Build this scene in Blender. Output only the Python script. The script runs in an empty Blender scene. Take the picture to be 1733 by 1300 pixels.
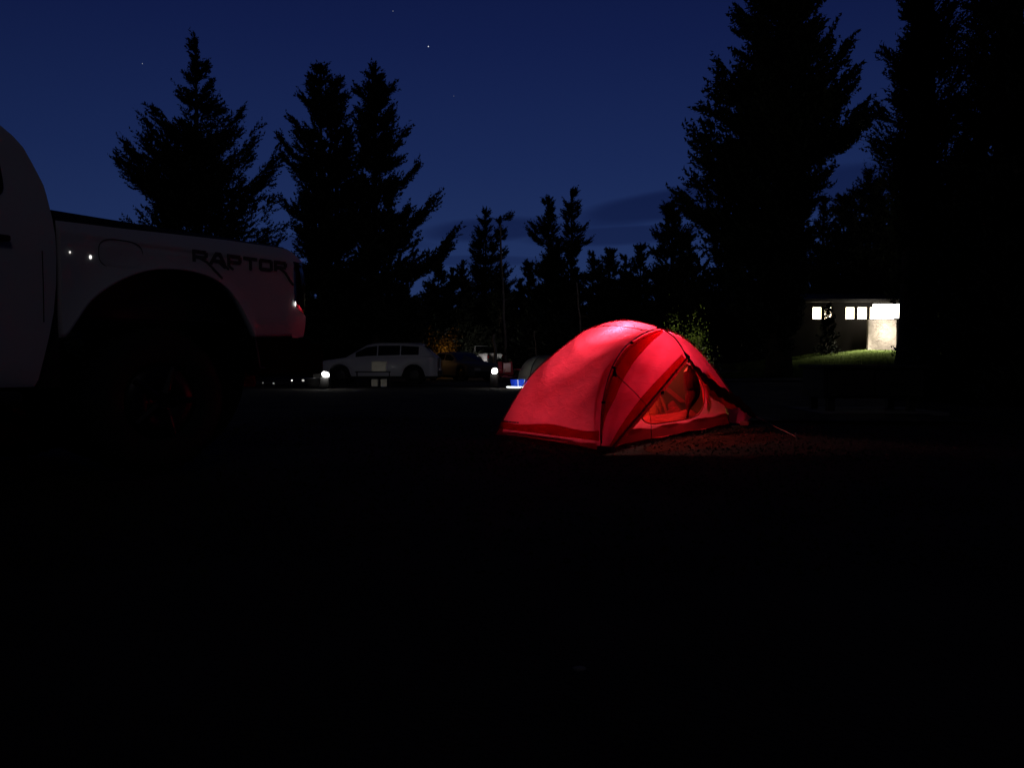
import bpy, bmesh, math
import numpy as np
from mathutils import Vector, Matrix
from mathutils.geometry import delaunay_2d_cdt
S = bpy.context.scene
C = S.collection
R = math.radians

# ------------------------------------------------------------------ camera
PITCH = math.atan(40/1300)
cam_d = bpy.data.cameras.new('camera'); cam = bpy.data.objects.new('camera', cam_d); C.objects.link(cam)
cam.location = (0, 0, .7); cam.rotation_euler = (math.pi/2-PITCH, 0, 0)
cam_d.sensor_width = 36; cam_d.lens = 1300/1733*36; cam_d.clip_start = .05; cam_d.clip_end = 3000
S.camera = cam

# ------------------------------------------------------------------ sky (late dusk)
W = bpy.data.worlds.new('World'); S.world = W; W.use_nodes = True
nt = W.node_tree; nt.nodes.clear()
def N(t, **k):
    n = nt.nodes.new(t)
    for a, b in k.items(): setattr(n, a, b)
    return n
L = nt.links.new
out = N('ShaderNodeOutputWorld'); bg = N('ShaderNodeBackground'); L(bg.outputs[0], out.inputs[0])
tc = N('ShaderNodeTexCoord'); sep = N('ShaderNodeSeparateXYZ'); L(tc.outputs['Generated'], sep.inputs[0])
ramp = N('ShaderNodeValToRGB'); L(sep.outputs['Z'], ramp.inputs[0])
cr = ramp.color_ramp
cr.elements[0].position = 0; cr.elements[0].color = (.0175, .0330, .098, 1)
cr.elements[1].position = 1; cr.elements[1].color = (.0016, .0028, .024, 1)
for p, c in ((.12, (.0130, .0280, .098, 1)), (.24, (.0085, .0190, .080, 1)), (.38, (.0052, .0112, .060, 1)), (.55, (.0026, .0054, .036, 1))):
    e = cr.elements.new(p); e.color = c
# the afterglow sits ahead and a little right: the sky falls off steadily away from it
az = N('ShaderNodeVectorMath', operation='DOT_PRODUCT'); L(tc.outputs['Generated'], az.inputs[0]); az.inputs[1].default_value = Vector((.02, 1, .0)).normalized()
azr = N('ShaderNodeMapRange'); L(az.outputs['Value'], azr.inputs[0])
azr.inputs[1].default_value = .2; azr.inputs[2].default_value = 1.0; azr.inputs[3].default_value = .08; azr.inputs[4].default_value = 1.10
azr.interpolation_type = 'SMOOTHSTEP'
m1 = N('ShaderNodeVectorMath', operation='SCALE'); L(ramp.outputs[0], m1.inputs[0]); L(azr.outputs[0], m1.inputs['Scale'])
# thin dark cloud bars low in the afterglow, edges broken by noise
nz = N('ShaderNodeTexNoise'); nz.inputs['Scale'].default_value = 3.2; nz.inputs['Detail'].default_value = 5
mp = N('ShaderNodeMapping'); mp.inputs['Scale'].default_value = (1, 1, 6); L(tc.outputs['Generated'], mp.inputs[0]); L(mp.outputs[0], nz.inputs['Vector'])
def MA(op, a, b):
    n = N('ShaderNodeMath', operation=op)
    for k, v in enumerate((a, b)):
        if isinstance(v, (int, float)): n.inputs[k].default_value = v
        else: L(v, n.inputs[k])
    return n.outputs[0]
nd = MA('MULTIPLY', MA('SUBTRACT', nz.outputs[0], .5), 1.5)
tot = None
for x0, z0, sl, hw, hh, st in ((.20, .195, .13, .15, .021, .95), (.13, .158, .03, .13, .013, .8), (-.03, .166, .07, .11, .017, .9), (-.22, .145, .02, .16, .012, .6), (.42, .20, -.02, .20, .03, .8), (-.05, .128, 0, .10, .008, .6)):
    dx = MA('SUBTRACT', sep.outputs['X'], x0)
    dz = MA('SUBTRACT', MA('SUBTRACT', sep.outputs['Z'], z0), MA('MULTIPLY', dx, sl))
    a = MA('DIVIDE', dx, hw); b = MA('DIVIDE', dz, hh)
    d2 = MA('ADD', MA('ADD', MA('MULTIPLY', a, a), MA('MULTIPLY', b, b)), nd)
    q = N('ShaderNodeMapRange'); q.interpolation_type = 'SMOOTHSTEP'; L(d2, q.inputs[0]); q.inputs[1].default_value = 1.15; q.inputs[2].default_value = .35; q.inputs[4].default_value = st
    tot = q.outputs[0] if tot is None else MA('MAXIMUM', tot, q.outputs[0])
mx = N('ShaderNodeMix', data_type='RGBA'); L(tot, mx.inputs[0]); L(m1.outputs[0], mx.inputs[6])
cc = N('ShaderNodeVectorMath', operation='MULTIPLY'); L(m1.outputs[0], cc.inputs[0]); cc.inputs[1].default_value = (.50, .50, .60)
L(cc.outputs[0], mx.inputs[7]); L(mx.outputs[2], bg.inputs[0]); bg.inputs[1].default_value = 1.0

# ------------------------------------------------------------------ added fill light: one very weak sun behind the camera for the truck flank
sd = bpy.data.lights.new('added_fill_sun', 'SUN'); sd.energy = .026; sd.angle = R(12); sd.color = (.96, .85, .96)
so = bpy.data.objects.new('added_fill_sun', sd); C.objects.link(so)
so.rotation_euler = Vector((-.35, .75, -.62)).to_track_quat('-Z', 'Y').to_euler()
S.view_settings.view_transform = 'Standard'; S.view_settings.look = 'None'; S.view_settings.exposure = 0; S.view_settings.gamma = 1
S.render.engine = 'CYCLES'
cy = S.cycles; cy.use_denoising = True; cy.max_bounces = 10; cy.transparent_max_bounces = 16; cy.diffuse_bounces = 5; cy.transmission_bounces = 6
cy.caustics_reflective = False; cy.caustics_refractive = False; cy.sample_clamp_indirect = 3

# ------------------------------------------------------------------ helpers
def at(px, py, Y):
    """point seen at photo pixel px,py at distance Y ahead"""
    x = (px-866.5)/1300; y = -(py-650)/1300
    c, s = math.cos(PITCH), math.sin(PITCH)
    d = Vector((x, c+y*s, -s+y*c))
    return Vector((0, 0, .7))+d*(Y/d.y)

MATS = {}
def mat(name, col, rough=.7, metal=0, coat=0, spec=.4, noise=None, bump=None, emit=None, vary=.0, alpha=None):
    if name in MATS: return MATS[name]
    m = bpy.data.materials.new(name); m.use_nodes = True; MATS[name] = m
    t = m.node_tree; b = t.nodes['Principled BSDF']
    b.inputs['Base Color'].default_value = (*col, 1); b.inputs['Roughness'].default_value = rough
    b.inputs['Metallic'].default_value = metal; b.inputs['Coat Weight'].default_value = coat
    b.inputs['Specular IOR Level'].default_value = spec
    if emit: b.inputs['Emission Color'].default_value = (*emit[0], 1); b.inputs['Emission Strength'].default_value = emit[1]
    if alpha is not None: b.inputs['Alpha'].default_value = alpha
    tcn = t.nodes.new('ShaderNodeTexCoord')
    if noise:
        n = t.nodes.new('ShaderNodeTexNoise'); n.inputs['Scale'].default_value = noise[0]; n.inputs['Detail'].default_value = 5
        t.links.new(tcn.outputs['Object'], n.inputs['Vector'])
        r = t.nodes.new('ShaderNodeValToRGB'); t.links.new(n.outputs[0], r.inputs[0])
        r.color_ramp.elements[0].position = .3; r.color_ramp.elements[1].position = .7
        r.color_ramp.elements[0].color = tuple(c*(1-noise[1]) for c in col)+(1,)
        r.color_ramp.elements[1].color = tuple(min(1, c*(1+noise[1])) for c in col)+(1,)
        t.links.new(r.outputs[0], b.inputs['Base Color'])
    if bump:
        n2 = t.nodes.new('ShaderNodeTexNoise'); n2.inputs['Scale'].default_value = bump[0]; n2.inputs['Detail'].default_value = 6
        t.links.new(tcn.outputs['Object'], n2.inputs['Vector'])
        bp = t.nodes.new('ShaderNodeBump'); bp.inputs['Strength'].default_value = bump[1]; bp.inputs['Distance'].default_value = bump[2]
        t.links.new(n2.outputs[0], bp.inputs['Height']); t.links.new(bp.outputs[0], b.inputs['Normal'])
    return m

def cloth(name, col, trans=.6, clear=.0, weave=0, bump=0, ccol=None):
    """thin fabric that lets light through"""
    if name in MATS: return MATS[name]
    m = bpy.data.materials.new(name); m.use_nodes = True; MATS[name] = m
    t = m.node_tree; t.nodes.clear(); l = t.links.new
    o = t.nodes.new('ShaderNodeOutputMaterial')
    tcn = t.nodes.new('ShaderNodeTexCoord')
    nn = t.nodes.new('ShaderNodeTexNoise'); nn.inputs['Scale'].default_value = 3; nn.inputs['Detail'].default_value = 6
    l(tcn.outputs['Object'], nn.inputs['Vector'])
    rp = t.nodes.new('ShaderNodeValToRGB'); l(nn.outputs[0], rp.inputs[0])
    rp.color_ramp.elements[0].position = .25; rp.color_ramp.elements[1].position = .75
    rp.color_ramp.elements[0].color = tuple(c*.86 for c in col)+(1,); rp.color_ramp.elements[1].color = tuple(min(1, c*1.1) for c in col)+(1,)
    a = t.nodes.new('ShaderNodeBsdfTranslucent'); d = t.nodes.new('ShaderNodeBsdfDiffuse')
    l(rp.outputs[0], a.inputs[0]); l(rp.outputs[0], d.inputs[0])
    mx = t.nodes.new('ShaderNodeMixShader'); mx.inputs[0].default_value = trans
    l(d.outputs[0], mx.inputs[1]); l(a.outputs[0], mx.inputs[2])
    if bump:
        n2 = t.nodes.new('ShaderNodeTexNoise'); n2.inputs['Scale'].default_value = 9; n2.inputs['Detail'].default_value = 5; n2.inputs['Distortion'].default_value = .6
        mp = t.nodes.new('ShaderNodeMapping'); mp.inputs['Scale'].default_value = (.5, 1, 2.2)
        l(tcn.outputs['Object'], mp.inputs[0]); l(mp.outputs[0], n2.inputs['Vector'])
        bp = t.nodes.new('ShaderNodeBump'); bp.inputs['Strength'].default_value = bump; bp.inputs['Distance'].default_value = .02
        l(n2.outputs[0], bp.inputs['Height']); l(bp.outputs[0], a.inputs['Normal']); l(bp.outputs[0], d.inputs['Normal'])
    last = mx
    if clear:
        tr = t.nodes.new('ShaderNodeBsdfTransparent'); tr.inputs[0].default_value = tuple(ccol or [min(1, c*1.15) for c in col])+(1,)
        m2 = t.nodes.new('ShaderNodeMixShader'); m2.inputs[0].default_value = clear
        l(last.outputs[0], m2.inputs[1]); l(tr.outputs[0], m2.inputs[2]); last = m2
    l(last.outputs[0], o.inputs[0])
    return m

def link(name, me, m=None, parent=None, smooth=False):
    o = bpy.data.objects.new(name, me); C.objects.link(o)
    if m: me.materials.append(m)
    if parent: o.parent = parent
    if smooth:
        me.polygons.foreach_set('use_smooth', [True]*len(me.polygons))
    return o
def obj(name, vf, m, parent=None, smooth=False):
    me = bpy.data.meshes.new(name); me.from_pydata([tuple(v) for v in vf[0]], [], vf[1]); me.update()
    return link(name, me, m, parent, smooth)
def trimesh(name, V, m, parent=None):
    """V (n,3,3) float array of loose triangles"""
    n = len(V); me = bpy.data.meshes.new(name)
    me.vertices.add(n*3); me.vertices.foreach_set('co', V.reshape(-1).astype(np.float32))
    me.loops.add(n*3); me.loops.foreach_set('vertex_index', np.arange(n*3, dtype=np.int32))
    me.polygons.add(n); me.polygons.foreach_set('loop_start', np.arange(0, n*3, 3, dtype=np.int32))
    me.update(calc_edges=True)
    return link(name, me, m, parent)
def thing(name, label, cat, loc=(0, 0, 0), rz=0, group=None):
    o = bpy.data.objects.new(name, None); C.objects.link(o); o.location = loc; o.rotation_euler = (0, 0, rz)
    o.empty_display_size = .2
    return tag(o, label, cat, group)
def tag(o, label=None, cat=None, group=None, kind=None):
    if label: o['label'] = label
    if cat: o['category'] = cat
    if group: o['group'] = group
    if kind: o['kind'] = kind
    return o
def join(*vfs):
    V, F = [], []
    for v, f in vfs:
        n = len(V); V += [tuple(p) for p in v]; F += [tuple(i+n for i in q) for q in f]
    return V, F
def box(x0, x1, y0, y1, z0, z1, bev=0.0, taper=0.0):
    bm = bmesh.new(); bmesh.ops.create_cube(bm, size=1)
    for v in bm.verts:
        sx = v.co.x*2; sy = v.co.y*2; top = v.co.z > 0
        k = 1-(taper if top else 0)
        v.co = ((x0+x1)/2+(x1-x0)/2*sx*k, (y0+y1)/2+(y1-y0)/2*sy*k, z1 if top else z0)
    if bev: bmesh.ops.bevel(bm, geom=bm.edges[:], offset=bev, segments=2, affect='EDGES', profile=.5)
    bm.verts.ensure_lookup_table()
    r = ([v.co.copy() for v in bm.verts], [tuple(v.index for v in f.verts) for f in bm.faces]); bm.free()
    return r
def tube(pts, rad, seg=8, cap=True):
    pts = [Vector(p) for p in pts]; n = len(pts)
    rads = rad if hasattr(rad, '__len__') else [rad]*n
    V, F = [], []; a = None
    for i, p in enumerate(pts):
        t = (pts[min(i+1, n-1)]-pts[max(i-1, 0)]).normalized()
        if a is None: a = t.cross(Vector((0, 0, 1)) if abs(t.z) < .9 else Vector((1, 0, 0)))
        a = (a-t*a.dot(t)).normalized(); b = t.cross(a)
        for k in range(seg):
            w = 2*math.pi*k/seg; V.append(p+(a*math.cos(w)+b*math.sin(w))*rads[i])
    for i in range(n-1):
        for k in range(seg):
            F.append((i*seg+k, i*seg+(k+1) % seg, (i+1)*seg+(k+1) % seg, (i+1)*seg+k))
    if cap: F.append(tuple(range(seg))[::-1]); F.append(tuple((n-1)*seg+k for k in range(seg)))
    return V, F
def lathe(prof, seg=20, c=(0, 0, 0), axis='Z'):
    V, F = [], []
    for r, z in prof:
        for k in range(seg):
            w = 2*math.pi*k/seg
            p = (r*math.cos(w), r*math.sin(w), z)
            if axis == 'Y': p = (p[0], p[2], p[1])
            if axis == 'X': p = (p[2], p[0], p[1])
            V.append((p[0]+c[0], p[1]+c[1], p[2]+c[2]))
    for i in range(len(prof)-1):
        for k in range(seg): F.append((i*seg+k, i*seg+(k+1) % seg, (i+1)*seg+(k+1) % seg, (i+1)*seg+k))
    return V, F
def blob(c, r, sub=2, amp=0.0, seed=0):
    bm = bmesh.new(); bmesh.ops.create_icosphere(bm, subdivisions=sub, radius=1)
    rg = np.random.default_rng(seed)
    for v in bm.verts:
        k = 1+amp*(rg.random()-.5)*2
        v.co = Vector((c[0]+v.co.x*r[0]*k, c[1]+v.co.y*r[1]*k, c[2]+v.co.z*r[2]*k))
    bm.verts.ensure_lookup_table()
    q = ([v.co.copy() for v in bm.verts], [tuple(v.index for v in f.verts) for f in bm.faces]); bm.free()
    return q
def grid(fn, nu, nv):
    V = [fn(i/nu, j/nv) for j in range(nv+1) for i in range(nu+1)]
    F = [(j*(nu+1)+i, j*(nu+1)+i+1, (j+1)*(nu+1)+i+1, (j+1)*(nu+1)+i) for j in range(nv) for i in range(nu)]
    return V, F
def lerp(a, b, t): return a+(b-a)*t
def sst(e0, e1, x):
    t = min(1, max(0, (x-e0)/(e1-e0))); return t*t*(3-2*t)
def point(name, loc, energy, col, rad=.05, parent=None):
    d = bpy.data.lights.new(name, 'POINT'); d.energy = energy; d.color = col; d.shadow_soft_size = rad
    o = bpy.data.objects.new(name, d); C.objects.link(o); o.location = loc
    if parent: o.parent = parent
    return o
def spline(P, n):
    """Catmull-Rom through P, n+1 samples"""
    P = [Vector(p) for p in P]; m = len(P)-1; out = []
    for i in range(n+1):
        t = i/n*m; k = min(int(t), m-1); f = t-k
        p0 = P[k-1] if k > 0 else P[0]*2-P[1]; p3 = P[k+2] if k+2 <= m else P[m]*2-P[m-1]
        p1, p2 = P[k], P[k+1]
        out.append(.5*((2*p1)+(p2-p0)*f+(2*p0-5*p1+4*p2-p3)*f*f+(3*p1-p0-3*p2+p3)*f**3))
    return out

# ------------------------------------------------------------------ ground
def gh(x, y):
    left = -.24*sst(14, 30, y)*(1-sst(1, 9, x))
    right = 1.10*sst(8, 21, x)*sst(24, 43, y)
    mid = .12*sst(9, 22, y)*sst(3, 7, x)
    far = .34*sst(42, 65, y)*(1-sst(5, 17, x))
    return left+right+mid+far
def ground():
    xs = sorted(set([round(v, 3) for v in np.concatenate([np.linspace(-14, 26, 161), np.linspace(-400, -14, 30), np.linspace(26, 400, 30)])]))
    ys = sorted(set([round(v, 3) for v in np.concatenate([np.linspace(-12, 60, 241), np.linspace(-300, -12, 16), np.linspace(60, 900, 30)])]))
    rg = np.random.default_rng(3); V = []
    for y in ys:
        for x in xs:
            near = 1 if (-14 < x < 26 and 1 < y < 58) else 0
            V.append((x, y, gh(x, y)+near*(.012*math.sin(x*2.1+y*1.3)*math.sin(y*1.7-x)+(rg.random()-.5)*.012)-.02))
    nx = len(xs)
    F = [(j*nx+i, j*nx+i+1, (j+1)*nx+i+1, (j+1)*nx+i) for j in range(len(ys)-1) for i in range(nx-1)]
    m = mat('ground', (.028, .024, .022), .95, noise=(1.4, .45), bump=(60, .6, .02), spec=.1)
    return tag(obj('ground', (V, F), m, smooth=True), kind='structure')
ground()
def strip(name, pts, w, m, lift):
    """gravel road laid on the terrain"""
    c = spline([Vector((x, y, 0)) for x, y in pts], 80); V = []; F = []
    for i, p in enumerate(c):
        t = (c[min(i+1, 80)]-c[max(i-1, 0)]).normalized(); n = Vector((-t.y, t.x, 0))
        for k in range(9):
            q = p+n*(k/8-.5)*w*(1+.05*math.sin(i*1.1+k)); V.append((q.x, q.y, gh(q.x, q.y)+lift))
    for i in range(80):
        for k in range(8): F.append((i*9+k, i*9+k+1, (i+1)*9+k+1, (i+1)*9+k))
    return tag(obj(name, (V, F), m, smooth=True), kind='structure')
mroad = mat('gravel', (.075, .073, .07), .95, noise=(3, .3), bump=(45, .7, .03), spec=.1)
strip('road', [(-30, 31), (-12, 31.5), (-4, 31), (2, 28.5), (9, 25), (20, 22)], 5.5, mroad, .012)
mgr = mat('pad_gravel', (.04, .038, .036), .95, noise=(2, .4), bump=(45, .8, .03), spec=.1)
strip('path', [(4.6, 24), (4.4, 18), (4.1, 13.5), (3.8, 11), (3.6, 8.6)], 3.2, mgr, .02)

# grass and stones
def blades(name, n, area, h, m, seed, dens=None):
    rg = np.random.default_rng(seed); x = rg.uniform(area[0], area[1], n); y = rg.uniform(area[2], area[3], n)
    z = np.array([gh(a, b) for a, b in zip(x, y)])-.01
    an = rg.uniform(0, 6.283, n); hh = h*rg.uniform(.5, 1.25, n)*(.65+.35*np.sin(x*2.3+y)*np.sin(y*1.9)); w = .012+hh*.09
    ln = rg.normal(0, .35, (n, 2))*hh[:, None]
    V = np.zeros((n, 3, 3))
    V[:, 0] = np.stack([x-np.cos(an)*w, y-np.sin(an)*w, z], 1); V[:, 1] = np.stack([x+np.cos(an)*w, y+np.sin(an)*w, z], 1)
    V[:, 2] = np.stack([x+ln[:, 0], y+ln[:, 1], z+hh], 1)
    return tag(trimesh(name, V, m), kind='stuff')
mgrass = cloth('grass', (.075, .105, .032), .5)
g1 = blades('grass', 90000, (11, 25, 33, 46), .13, mgrass, 5); tag(g1, 'long green grass lit by the lamps in front of the washroom', 'grass')
g2 = blades('grass', 16000, (5, 14, 25, 31), .17, mgrass, 6); tag(g2, 'dim strip of rough grass behind the red tent', 'grass')
mgd = mat('dry_grass', (.03, .026, .014), .9, noise=(1.5, .4), spec=.1)
g3 = blades('grass', 16000, (-3, 6, 2.5, 9.5), .018, mgd, 7); tag(g3, 'short trampled grass around the red tent', 'grass')

# ------------------------------------------------------------------ conifers
def leafmat(name, col, seed=0):
    if name in MATS: return MATS[name]
    m = mat(name, col, .75, noise=(1.1, .5), spec=.25)
    return m
MN = leafmat('needles_dark', (.030, .042, .022)); MN2 = leafmat('needles_grey', (.042, .050, .032))
MB = mat('bark', (.075, .058, .045), .9, noise=(6, .4), bump=(14, .8, .05), spec=.1)
MBP = mat('bark_pale', (.50, .46, .40), .9, noise=(5, .35), bump=(16, .6, .03), spec=.1)

def shoots_to_tris(rg, B, D, Ls, K, bl, bw):
    """B,D (n,3) bases and directions of shoots, each becomes a curved brush of K needle blades"""
    n = len(B); tau = (np.arange(K)+rg.random((n, K)))/K
    up = np.array([0, 0, 1.])
    Lc = Ls[:, None, None]
    P = B[:, None, :]+Lc*(D[:, None, :]*tau[..., None]+up*.42*(tau**2)[..., None])
    T = D[:, None, :]+up*.84*tau[..., None]; T /= np.linalg.norm(T, axis=2, keepdims=True)
    rd = rg.normal(size=(n, K, 3)); rd -= (rd*T).sum(2, keepdims=True)*T; rd /= np.linalg.norm(rd, axis=2, keepdims=True)+1e-9
    ll = bl*rg.uniform(.7, 1.25, (n, K, 1))*(1-.35*tau[..., None])
    tip = P+ll*(T*.75+rd*.75)
    wv = np.cross(T, rd)*bw*rg.uniform(.7, 1.2, (n, K, 1))
    V = np.stack([P-wv, P+wv, tip], 2)
    return V.reshape(-1, 3, 3)

def conifer(seed, prof, nbr, K=10, bl=.19, bw=.055, sl=.5, dens=14, extra=(), base_free=0, rise=.28):
    """prof: (height, reach to the left, reach to the right) in metres; returns needle triangles and limb paths"""
    rg = np.random.default_rng(seed)
    pz = np.array([p[0] for p in prof]); pl = np.array([p[1] for p in prof]); pr = np.array([p[2] for p in prof])
    o = np.argsort(pz); pz, pl, pr = pz[o], pl[o], pr[o]
    H = pz[-1]
    zz = np.linspace(pz[0], H, 200); wgt = .35+.5*(np.interp(zz, pz, pl)+np.interp(zz, pz, pr))
    cdf = np.cumsum(wgt); cdf /= cdf[-1]
    limbs = []; Bs, Ds, Ls = [], [], []
    def branch(zt, phi, Rr, rs):
        c, s = math.cos(phi), math.sin(phi); out_ = np.array([c, s, 0]); lat = np.array([-s, c, 0])
        z0 = zt-rs*Rr
        sag = -.10*Rr
        nsh = int(8+Rr*dens)
        path = []
        for k in range(6):
            q = k/5; path.append(Vector((c*Rr*q, s*Rr*q, z0+sag*math.sin(q*3.14)+rs*Rr*q**2)))
        limbs.append((path, Rr))
        sp = rg.uniform(.06, 1, nsh)**.8
        sd_ = rg.choice([-1, 1], nsh)*rg.uniform(.25, 1, nsh)*(1.08-sp)*.42*Rr
        pos = out_[None]*(Rr*sp)[:, None]+lat[None]*sd_[:, None]
        pos[:, 2] = z0+sag*np.sin(sp*3.14)+rs*Rr*sp**2+rg.normal(0, .05+.03*Rr, nsh)
        d = out_[None]*rg.uniform(.35, 1, nsh)[:, None]+lat[None]*(np.sign(sd_)*rg.uniform(0, .7, nsh))[:, None]
        d[:, 2] += rg.uniform(-.12, .5, nsh)
        d /= np.linalg.norm(d, axis=1, keepdims=True)
        Bs.append(pos); Ds.append(d); Ls.append(sl*rg.uniform(.6, 1.2, nsh)*(.75 if Rr < .6 else 1))
    for i in range(nbr):
        zt = float(np.interp(rg.random(), cdf, zz)); phi = rg.uniform(0, 2*math.pi)
        l, r = np.interp(zt, pz, pl), np.interp(zt, pz, pr)
        c = math.cos(phi); Rr = (r if c > 0 else l)*abs(c)**.5+.5*(l+r)*(1-abs(c)**.5)
        Rr *= rg.uniform(.50, 1.04)*(1+.13*math.sin(zt*5.1+2*c+seed)*math.sin(zt*2.3+seed)); Rr = max(.18, Rr-sl*.35)
        branch(zt, phi, Rr, rise*rg.uniform(.6, 1.4)+(.5 if Rr < .8 else 0))
    for zt, dx, dy, rs in extra:
        Rr = math.hypot(dx, dy); branch(zt, math.atan2(dy, dx), Rr, rs); branch(zt-.1, math.atan2(dy, dx)+.1, Rr*.93, rs)
    # leader and solid heart
    n = 44; hh = rg.uniform(0, 1, n)**1.2*min(2.6, H*.16); sp_ = .10+.22*hh
    Bs.append(np.stack([rg.normal(0, .03, n), rg.normal(0, .03, n), H-sl*.75-hh], 1))
    d = np.stack([rg.normal(0, 1, n)*sp_*1.1, rg.normal(0, 1, n)*sp_*1.1, np.ones(n)], 1); Ds.append(d/np.linalg.norm(d, axis=1, keepdims=True)); Ls.append(sl*(.5+.35*hh))
    V = shoots_to_tris(rg, np.concatenate(Bs), np.concatenate(Ds), np.concatenate(Ls), K, bl, bw)
    return V, limbs, H

def trunkmesh(H, r0, limbs, zb=0, seed=0, bend=.0, nlimb=10**6, lr=.012):
    rg = np.random.default_rng(seed)
    pts = []; rad = []
    for k in range(13):
        q = k/12; pts.append((bend*math.sin(q*2.5), bend*.5*math.sin(q*4), zb+(H-.2-zb)*q)); rad.append(r0*(1-q)**.85+.015+(r0*.35 if k == 0 else 0))
    parts = [tube(pts, rad, 10)]
    for path, Rr in limbs[:nlimb]:
        parts.append(tube(path, [max(.006, (lr+.008*Rr)*(1-i/5.4)) for i in range(6)], 3, False))
    return join(*parts)

def tree(name, label, px, Z, pxprof, nbr, seed, r0=.2, needles=None, group='pine trees around the campsite', ybase=None, extra=(), bark=None, Yb=None, **kw):
    s = Z/1300
    X = (px-866.5)*s; zg = gh(X, Z)
    prof = []
    for y, l, r in pxprof:
        z = at(px, y, Z).z-zg
        prof.append((z, max(.05, (px-l)*s), max(.05, (r-px)*s)))
    ex = [(at(px, y, Z).z-zg, (x-px)*s, dy, rs) for x, y, dy, rs in extra]
    V, limbs, H = conifer(seed, prof, nbr, extra=ex, **kw)
    t = thing(name, label, 'tree', (X, Z, zg-.03), 0, group)
    obj('trunk', trunkmesh(H, r0, limbs, 0, seed), bark or MB, t, True)
    trimesh('crown', V, needles or MN, t)
    return t

T = 'pine_tree'
tree(T, 'broad dark pine standing alone furthest to the left above the truck bed', 338, 38,
     [(60, 333, 343), (80, 326, 352), (110, 320, 362), (150, 306, 374), (185, 300, 388), (215, 296, 408), (245, 250, 438), (275, 215, 462), (310, 212, 482), (345, 226, 490), (380, 235, 492), (440, 240, 500), (600, 250, 500)],
     245, 11, r0=.28, extra=[(262, 175, .3, .9), (280, 188, -.3, .8), (208, 240, .4, .8), (225, 243, -.3, .7), (204, 268, .2, .5), (408, 178, .3, .9), (438, 215, .2, .8), (465, 258, .2, .8), (478, 262, 0, .8), (250, 195, 0, .8)])
tree(T, 'spiky topped dark pine, left of the two that stand close together', 546, 37,
     [(116, 530, 536), (138, 526, 552), (165, 518, 590), (200, 505, 600), (240, 494, 605), (290, 500, 610), (340, 492, 620), (390, 500, 630), (600, 500, 640)],
     185, 12, r0=.25, extra=[(534, 124, .2, 1.0), (478, 226, .2, .7), (486, 262, -.2, .6), (500, 196, .2, .8), (478, 330, .3, .6), (520, 160, 0, 1)])
tree(T, 'round topped dense pine filling the gap between its two taller neighbours', 572, 39,
     [(130, 564, 580), (150, 556, 592), (175, 548, 600), (220, 540, 612), (300, 535, 640), (420, 530, 640), (600, 540, 640)],
     160, 13, r0=.22)
tree(T, 'open branched tall pine with long right hand boughs over the parked cars', 636, 35,
     [(110, 629, 637), (135, 618, 650), (160, 608, 662), (200, 602, 680), (245, 602, 684), (275, 600, 695), (330, 595, 710), (370, 595, 714), (420, 600, 724), (470, 600, 720), (600, 600, 725)],
     215, 14, r0=.24, extra=[(706, 272, .2, .7), (738, 330, .3, .5), (728, 345, -.2, .6), (770, 390, .2, .55), (756, 425, -.2, .3), (765, 408, .1, .4), (690, 215, .1, .6), (660, 140, .1, .9), (612, 145, 0, 1)])
tree(T, 'slim dark pine just behind the thin bare pole trunk', 822, 67,
     [(354, 817, 826), (380, 806, 836), (400, 798, 842), (420, 786, 848), (445, 786, 854), (470, 790, 862), (520, 790, 862), (560, 805, 850)],
     150, 15, r0=.2)
tree(T, 'slender spire of a pine overlapping the pole trunk on its right', 847, 60,
     [(362, 843, 848), (385, 838, 850), (410, 836, 858), (450, 834, 868), (480, 830, 874), (600, 820, 874)],
     80, 16, r0=.15, needles=MN2, extra=[(862, 366, 0, .1)])
tree(T, 'left half of the pair of narrow pines above the glowing tent', 928, 56,
     [(333, 921, 928), (350, 912, 940), (370, 904, 945), (400, 912, 950), (430, 908, 955), (450, 895, 955), (480, 885, 960), (600, 880, 960)],
     150, 17, r0=.2, extra=[(899, 372, .2, .7), (897, 388, 0, .6), (902, 395, 0, .6)])
tree(T, 'right half of the pair of narrow pines, taller and round topped', 967, 55,
     [(320, 957, 970), (335, 953, 980), (360, 950, 982), (390, 952, 986), (412, 945, 992), (430, 960, 978), (470, 950, 985), (600, 940, 1000)],
     150, 18, r0=.2, dens=5, needles=MN2, extra=[(996, 406, .2, .25), (988, 384, 0, .3)])
tree(T, 'rounded medium pine tucked against the left of the huge pine', 1136, 44,
     [(337, 1127, 1139), (355, 1118, 1150), (380, 1106, 1165), (410, 1102, 1175), (445, 1092, 1180), (480, 1090, 1185), (560, 1080, 1190), (600, 1080, 1190)],
     180, 19, r0=.2)
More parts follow.
